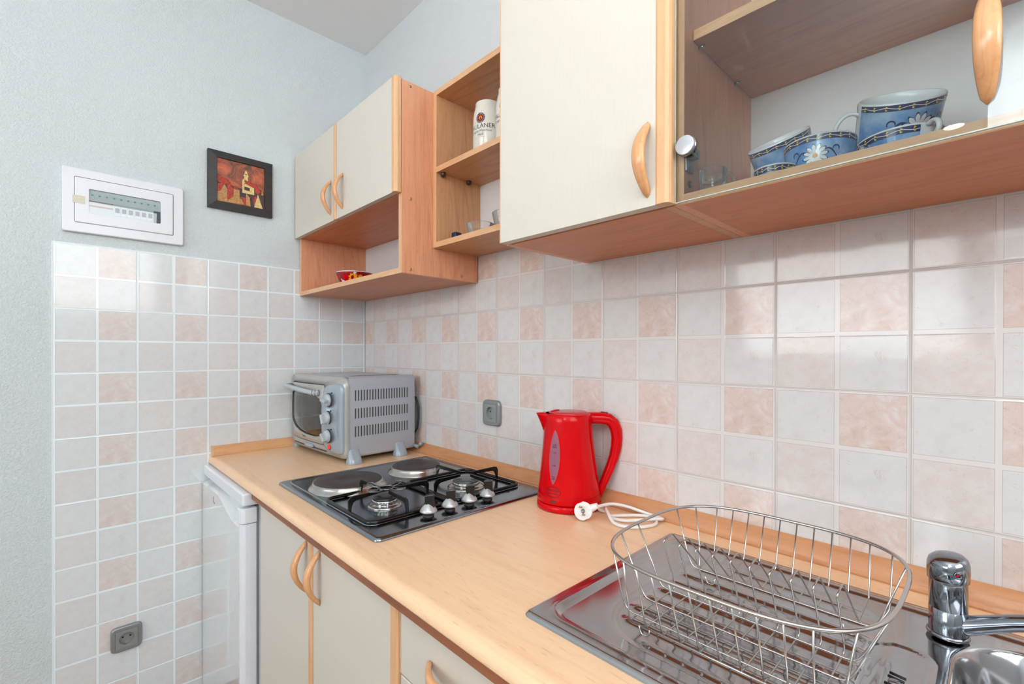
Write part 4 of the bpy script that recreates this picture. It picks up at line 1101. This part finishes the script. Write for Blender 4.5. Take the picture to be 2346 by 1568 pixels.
# decals on the body: angle -th0 from the ux axis toward the room
def kd(th0, z0):
    def f(x, y):
        z = z0+y; a, b, o = ka(z); th = th0 + x/((a+b)/2); return kp(o+(a+.0007)*math.cos(th), (b+.0007)*math.sin(th), z)
    return f
TH = -PI/2-.64
f = kd(TH, .980); P = []
for i in range(33): t = -1+2*i/32; P.append((t, .0138*(1-t*t)**.8))
V = [f(w*s, .064*t) for s in (-1, 1) for t, w in P]
mb = MB(); mb.smooth = True
m_ = 33; rows = 8
G = []
for j in range(rows+1):
    G += [f(w*(-1+2*j/rows), .064*t) for t, w in P]
mb.add(G, [(j*m_+i, j*m_+i+1, (j+1)*m_+i+1, (j+1)*m_+i) for j in range(rows) for i in range(m_-1)])
gmb = mb
grim = (MB().tube([f(w, .064*t) for t, w in P]+[f(-w, .064*t) for t, w in reversed(P[1:-1])], .0009, 6, loop=True), plain('gauge_edge', (214, 60, 66), .2))
mb = MB()
def tx(s, size, dx, dy):
    g = kd(TH, .980)
    def h(x, y):
        q = Vector(g(x+dx, y+dy)); c = Vector((KX, KY, q.z)); return tuple(q+(q-c).normalized()*.0005)
    add_text(mb, s, size, h)
tx('1.8L', .0058, 0, .0285); tx('MAX', .0052, 0, .0230); tx('1.5L', .0058, 0, .0107); tx('1.0L', .0058, 0, -.019); tx('0.5L', .0054, 0, -.0455); tx('MIN', .0046, 0, -.0505)
objm('water_gauge', [(gmb, M['gauge']), grim, (mb, M['ink'])], r)
f = kd(TH, .8995)
n = 40
lg = obj('logo_ring', MB().tube([f(.0190*math.cos(2*PI*i/n), .0115*math.sin(2*PI*i/n)) for i in range(n)], .00045, 5, loop=True), M['ink'], r)
mb = MB(); add_text(mb, 'CENTRA', .0078, lambda x, y: f(x, y+.0034)); add_text(mb, 'Elektronika', .0060, lambda x, y: f(x, y-.0036))
obj('lettering', mb, M['ink'], lg, fix=False)
f = kd(TH+.03, .8775)
mb = MB(); mb.add([f(.0065*math.cos(2*PI*i/24), .0032*math.sin(2*PI*i/24)) for i in range(24)], [tuple(range(24))])
obj('power_lamp', mb, plain('lamp_dark', (84, 6, 12), .2), r, fix=False)
# cord with plug
zc = .8548
def spl(P, k=6):
    P = [Vector(p) for p in P]; out = []
    for i in range(len(P)-1):
        p0, p1, p2, p3 = P[max(0, i-1)], P[i], P[i+1], P[min(len(P)-1, i+2)]
        for j in range(k):
            t = j/k; out.append(.5*((2*p1)+(-p0+p2)*t+(2*p0-5*p1+4*p2-p3)*t*t+(-p0+3*p1-3*p2+p3)*t*t*t))
    out.append(P[-1]); return out
cp = [(1.310, -.060, .8570), (1.331, -.075, .8560), (1.345, -.070, zc), (1.349, -.078, .865), (1.374, -.104, .866), (1.402, -.123, .856), (1.432, -.122, zc), (1.456, -.100, zc), (1.468, -.066, zc), (1.455, -.038, zc), (1.432, -.030, zc), (1.410, -.042, zc), (1.383, -.074, zc), (1.372, -.092, zc), (1.384, -.099, zc),
      (1.412, -.094, .8555), (1.440, -.076, .860), (1.462, -.047, .861), (1.467, -.030, .858), (1.445, -.022, .8565), (1.415, -.028, .861), (1.384, -.046, .870), (1.362, -.072, .876), (1.350, -.095, .8745), (1.346, -.112, .8725)]
kc = obj('cord', MB().tube(spl(cp), .0037, 10), M['cord'], r)
# plug: face looks to the camera side and a little up
pl = Vector((1.3385, -.148, .8715))
fn = Vector((.38, -.85, .34)).normalized(); cd = (Vector((1.346, -.112, .8725))-pl); cd = (cd-fn*cd.dot(fn)).normalized(); sd = fn.cross(cd)
PM = Matrix((sd, cd, fn)).transposed().to_4x4(); PM.translation = pl
mb = MB(); R = []
for h, k in ((-.016, .55), (-.014, .80), (-.006, .98), (.0, 1.0), (.0012, .97)):
    R.append([(.0205*k*math.cos(2*PI*i/40)*(1 if abs(math.sin(2*PI*i/40)) > .25 else .93), .0205*k*math.sin(2*PI*i/40), h) for i in range(40)])
mb.smooth = True; mb.rings(R); 
mb.tube([(0, .012, -.007), (0, .024, -.006), (0, .034, -.004)], [.0095, .0080, .0060], 16); mb.xf(PM)
pg = obj('plug', mb, M['cord'], r); e = pg.modifiers.new('es', 'EDGE_SPLIT'); e.split_angle = math.radians(45)
mb = MB()
for q in (-1, 1): mb.cyl((q*.0095*.9, q*.0, .001), (q*.0095*.9, 0, .018), .0023, n=12)
mb.xf(PM); obj('pin', mb, M['brass'], pg)
mb = MB().lathe([(.0048, .0010), (.0048, .0022), (.0036, .0024), (.0030, .0014), (.0001, .0014)], (0,0,0), 20); mb.xf(PM @ Matrix.Translation((0, .0, 0))); obj('earth_hole', mb, M['alu'], pg)

# ---------------------------------------------------------------- sink
SX0, SX1, SY0, SY1 = 1.513, 2.420, -.516, -.082
def sstep(a, lo, hi):
    t = max(0, min(1, (a-lo)/(hi-lo))); return t*t*(3-2*t)
def rdist(x, y, x0, x1, y0, y1, c):   # signed distance inside a rounded rectangle (positive inside)
    mx, my = (x0+x1)/2, (y0+y1)/2; qx = abs(x-mx)-((x1-x0)/2-c); qy = abs(y-my)-((y1-y0)/2-c)
    return -(math.hypot(max(qx, 0), max(qy, 0))+min(max(qx, qy), 0)-c)
def sz(x, y):
    e = rdist(x, y, SX0, SX1, SY0, SY1, .012)
    z = .8508+.0058*sstep(e, -.001, .0055)
    # raised bead, then the pan drops
    b = rdist(x, y, SX0+.024, SX1-.024, SY0+.022, SY1-.020, .035)
    z += .0010*math.exp(-((b)/.0040)**2)
    z -= .0042*sstep(b, .001, .011)
    # drainer field
    g = rdist(x, y, 1.590, 1.895, SY0+.048, SY1-.050, .085)
    z -= .0026*sstep(g, 0, .012)
    if g > .004:
        k = sstep(g, .004, .03)
        for yy, xa in ((-.452, 1.66), (-.415, 1.61), (-.378, 1.60), (-.341, 1.60), (-.304, 1.60), (-.267, 1.60), (-.230, 1.60), (-.193, 1.61), (-.158, 1.65)):
            z += .0042*k*math.exp(-((y-yy)/.0060)**2)*sstep(x, xa, xa+.02)*(1-sstep(x, 1.85, 1.885))
    # basin
    d = rdist(x, y, 1.950, 2.372, -.478, -.128, .080)
    z -= .150*sstep(d, -.004, .058)**.8 if d > -.004 else 0
    # overflow dish
    f_ = rdist(x, y, 1.868, 1.936, -.375, -.215, .030)
    z -= .0030*sstep(f_, 0, .006)
    return z
mb = MB(); mb.smooth = True
def axis_pts(lo, hi, step, fine):
    P = [lo, lo+.001, lo+.002, lo+.0035, lo+.0055]; x = lo+.008
    while x < hi-.008: P.append(x); x += step
    return P+[hi-.0055, hi-.0035, hi-.002, hi-.001, hi]
xs = axis_pts(SX0, SX1, .0030, 0); ys = axis_pts(SY0, SY1, .0026, 0)
for y in ys:
    for x in xs:
        qx, qy, c = x, y, .012
        cx_ = SX0+c if x < SX0+c else (SX1-c if x > SX1-c else x); cy_ = SY0+c if y < SY0+c else (SY1-c if y > SY1-c else y)
        d_ = math.hypot(x-cx_, y-cy_)
        if d_ > c: qx, qy = cx_+(x-cx_)*c/d_, cy_+(y-cy_)*c/d_
        mb.v.append((qx, qy, sz(qx, qy)))
nx = len(xs)
for j in range(len(ys)-1):
    for i in range(nx-1): a = j*nx+i; mb.face((a, a+1, a+nx+1, a+nx))
r = thing('sink', 'stainless steel sink with ribbed drainer set in the worktop', 'sink', (1.96, -.3, .85))
sk = obj('sink_body', mb, M['sink'], r, fix=False)
obj('sink_rim_seal', MB().tube([(x, y, .8505) for x, y in rrect(SX0+.001, SX1-.001, SY0+.001, SY1-.001, .011)], .0010, 6, loop=True), M['gasket'], sk)
mb = MB()
for i in range(4):
    x = 1.9055-.0005*i; y = -.289-.0085*i
    if i == 2: continue
    mb.tube([(x-.0075, y+.0015, .8507), (x+.0075, y-.0010, .8507)], .0017, 8)
mb.xf(Matrix.Translation((0, 0, -.0014))); ov = obj('overflow_slot', mb, M['dark'], r)
obj('overflow_screw', MB().lathe([(0.0001, .0020), (.004, .0018), (.0060, .0006), (.0065, -.001)], (1.905, -.3065, .8505), 20), M['chrome'], ov)

# ---------------------------------------------------------------- tap
TX, TY = 1.940, -.150
r = thing('tap', 'chrome mixer tap with domed lever top and long spout', 'tap', (TX, TY, .8555))
obj('base_ring', MB().lathe([(0.0001, .856), (.0212, .8552), (.0220, .8570), (.0214, .8595), (.0200, .8605)], (TX, TY, 0), 48), M['chrome'], r)
bd = obj('body', MB().lathe([(.0196, .8595), (.0196, .8910), (.0192, .8914), (.0192, .8918), (.0196, .8922), (.0195, .9260), (.0190, .9290), (.0186, .9310)], (TX, TY, 0), 56), M['chrome'], r)
mb = MB(); mb.smooth = True; R = []
tl_ = Vector((-.30, -.95, 0)).normalized()
for (z, q) in ((.9290, .0190), (.9300, .0212), (.9420, .0218), (.9500, .0215), (.9560, .0198), (.9600, .0156), (.9622, .0095), (.9628, .0010)):
    ring = []
    for i in range(48):
        a = 2*PI*i/48; x, y = q*math.cos(a), q*math.sin(a); dd_ = (x*.6+y*.8)/.025
        drop = .0040*dd_*(z-.9335)/.03
        ring.append((TX+x, TY+y, z+drop+(-.0032*max(0, -x/.025) if z < .935 else 0)))
    R.append(ring)
mb.rings(R, True, (True, True)); lv = obj('lever_cap', mb, M['chrome'], r)
mdir = Vector((.50, -.866, 0)); P0 = Vector((TX, TY, .9425))+mdir*.0212
mb = MB(); mb.lathe([(.0050, .0012), (.0046, .0018), (.0034, .0004), (.0001, .0004)], (0,0,0), 20)
RM = Matrix.Rotation(PI/2, 4, 'X'); RZ = Matrix.Rotation(math.atan2(mdir.y, mdir.x)+PI/2, 4, 'Z'); mb.xf(Matrix.Translation(P0) @ RZ @ RM); mk = obj('temperature_mark', mb, M['chrome'], lv)
mb = MB().lathe([(.0016, .0012), (.0001, .0016)], (-.0014, 0, 0), 10); mb.xf(Matrix.Translation(P0) @ RZ @ RM); obj('red_dot', mb, M['red'], mk)
mb = MB(); sp = Vector((.99, -.12, .0)).normalized()
q0 = Vector((TX, TY, .8740))
mb.tube([q0+sp*a+Vector((0, 0, h)) for a, h in ((.006, 0), (.018, .0015), (.032, .009), (.060, .024), (.120, .050), (.165, .064), (.190, .064), (.205, .050), (.208, .040))], [.0125, .0122, .0108, .0098, .0094, .0098, .0105, .0108, .0108], 24)
obj('spout', mb, M['chrome'], r)

# ---------------------------------------------------------------- dish rack
r = thing('dish_rack', 'oval chrome wire dish rack standing on the drainer', 'dish rack', (1.75, -.3, .852))
RX0, RX1, RY0, RY1, RZ_ = 1.588, 1.914, -.478, -.148, .9560
def rim(n=96):
    P = []; cx_, cy_ = (RX0+RX1)/2, (RY0+RY1)/2; hx, hy = (RX1-RX0)/2, (RY1-RY0)/2
    for i in range(n):
        a = 2*PI*i/n; ca, sa = math.cos(a), math.sin(a); e = .62
        P.append((cx_+hx*math.copysign(abs(ca)**e, ca), cy_+hy*math.copysign(abs(sa)**e, sa), RZ_))
    return P
obj('rim', MB().tube(rim(), .0024, 10, loop=True), M['wire'], r)
def rimy(x, s):   # y of the rim at x on the front (-1) or back (+1)
    cx_, cy_ = (RX0+RX1)/2, (RY0+RY1)/2; hx, hy = (RX1-RX0)/2, (RY1-RY0)/2
    u = min(1, abs((x-cx_)/hx)); c = u**(1/.62); sn = math.sqrt(max(0, 1-c*c)); return cy_+s*hy*sn**.62
def rimx(y, s):
    cx_, cy_ = (RX0+RX1)/2, (RY0+RY1)/2; hx, hy = (RX1-RX0)/2, (RY1-RY0)/2
    u = min(1, abs((y-cy_)/hy)); c = u**(1/.62); sn = math.sqrt(max(0, 1-c*c)); return cx_+s*hx*sn**.62
def fillet(P, q=.004):
    P = [Vector(p) for p in P]; out = [P[0]]
    for i in range(1, len(P)-1):
        a, b_, c = P[i-1], P[i], P[i+1]; la, lc = (a-b_).length, (c-b_).length; q1 = min(q, la*.45); q2 = min(q, lc*.45)
        A, C = b_+(a-b_)/la*q1, b_+(c-b_)/lc*q2
        out += [A, (A+b_*2+C)/4, C]
    return out+[P[-1]]
ZW = .8655
for i in range(10):
    x = 1.642+.0240*i
    P = [(x+.004, rimy(x, -1), RZ_-.001), (x, -.440, ZW), (x, -.318, ZW), (x+.001, -.316, ZW+.006), (x, -.350, .9480), (x+.001, -.325, .9530), (x-.001, -.226, .8690), (x+.002, -.176, .8830), (x+.001, rimy(x, 1), RZ_-.001)]
    mb = MB().tube(fillet(P), .00115, 8); obj('cross_wire', mb, M['wire'], r)
for (y, z) in ((-.425, ZW+.0030), (-.378, ZW+.0030), (-.330, ZW+.0030), (-.226, ZW+.0010)):
    ry = -.313+(y+.313)*1.08
    P = [(rimx(ry, -1), ry, RZ_-.001), (1.622, y, z+.012), (1.630, y, z), (1.872, y, z), (1.880, y, z+.012), (rimx(ry, 1), ry, RZ_-.001)]
    obj('long_wire', MB().tube(fillet(P, .008), .0012, 8), M['wire'], r)
for s, xa, yb in ((-1, 1.640, -.190), (1, 1.874, -.190)):
    yr = -.185; P = [(rimx(yr, s), yr, RZ_-.001), (xa+s*.012, yb-.008, .885), (xa, yb-.036, ZW+.001)]
    obj('end_wire', MB().tube(fillet(P, .006), .00115, 8), M['wire'], r)
for x in (1.664, 1.850):
    for y in (-.440, -.240):
        P = [(x-.008, y, ZW), (x-.006, y, .8560), (x, y, .8542), (x+.006, y, .8560), (x+.008, y, ZW)]
        obj('foot', MB().tube(fillet(P, .004), .00115, 8), M['wire'], r)
obj('foot_rail', MB().tube([(1.64, -.440, ZW), (1.86, -.440, ZW)], .00115, 8), M['wire'], r)

# ---------------------------------------------------------------- ceiling lamp behind the viewer (seen as a reflection in the glass door)
r = thing('ceiling_lamp', 'round ceiling spotlight over the passage behind the viewer', 'lamp', (1.78, -3.36, CEIL))
obj('lamp_body', MB().lathe([(.075, 0), (.075, -.012), (.055, -.018), (.045, -.012)], (1.78, -3.36, CEIL), 40), M['plastic'], r)
obj('bulb', MB().lathe([(.045, -.012), (.030, -.017), (.0001, -.018)], (1.78, -3.36, CEIL), 40), glow('lamp_glow', (255, 224, 180), 25), r)

# ---------------------------------------------------------------- lights
def area(name, loc, target, sx, sy, power, col=(1,1,1), spread=180):
    l = bpy.data.lights.new(name, 'AREA'); l.shape = 'RECTANGLE'; l.size = sx; l.size_y = sy; l.energy = power; l.color = col; l.spread = math.radians(spread)
    o = bpy.data.objects.new(name, l); COL.objects.link(o); o.location = loc
    o.rotation_euler = (Vector(target)-Vector(loc)).to_track_quat('-Z', 'Y').to_euler(); return o
area('bounce_flash', (2.15, -1.75, 1.75), (2.0, -1.6, 2.56), .6, .5, 17, (1, .98, .96))
area('window_light', (3.45, -1.10, 2.05), (0, -.90, 1.2), 1.5, .9, 26, (.95, .98, 1))
area('left_wall_fill', (1.0, -3.6, 1.7), (.3, -.8, .9), 1.6, 1.0, 31, (.93, .975, 1))  # fill lamp added to brighten the left wall and its lower tiles
area('wall_wash', (2.35, -1.55, 2.30), (2.12, -2.0, 2.05), .22, .18, 15, (.97, .99, 1), 80)  # added lamp, brightens the wall patch mirrored in the glass door
w = bpy.data.worlds.new('World'); SC.world = w; w.use_nodes = True
w.node_tree.nodes['Background'].inputs[0].default_value = (.8, .85, .9, 1); w.node_tree.nodes['Background'].inputs[1].default_value = .3

# ---------------------------------------------------------------- camera
cam = bpy.data.cameras.new('camera'); co = bpy.data.objects.new('camera', cam); COL.objects.link(co); SC.camera = co
cam.sensor_fit = 'HORIZONTAL'; cam.sensor_width = 36; cam.lens = 1083.3/2346*36; cam.shift_y = 28.06/2346; cam.clip_start = .01
yaw, pitch, roll = .806, -.0036, .0019
fw = Vector((-math.sin(yaw)*math.cos(pitch), math.cos(yaw)*math.cos(pitch), math.sin(pitch)))
rt = Vector((math.cos(yaw), math.sin(yaw), 0)); up = rt.cross(fw)
r2 = rt*math.cos(roll)+up*math.sin(roll); u2 = -rt*math.sin(roll)+up*math.cos(roll)
mt = Matrix((r2, u2, -fw)).transposed().to_4x4(); mt.translation = Vector((1.9905, -.9954, 1.2262)); co.matrix_world = mt

for o in bpy.data.objects:
    if '_org' in o: del o['_org']
SC.view_settings.view_transform = 'Standard'; SC.view_settings.look = 'None'; SC.view_settings.exposure = 0.0; SC.view_settings.gamma = 1.0
SC.cycles.use_denoising = True
SC.cycles.max_bounces = 12; SC.cycles.transparent_max_bounces = 12; SC.cycles.sample_clamp_indirect = 40; SC.cycles.caustics_reflective = False; SC.cycles.caustics_refractive = False
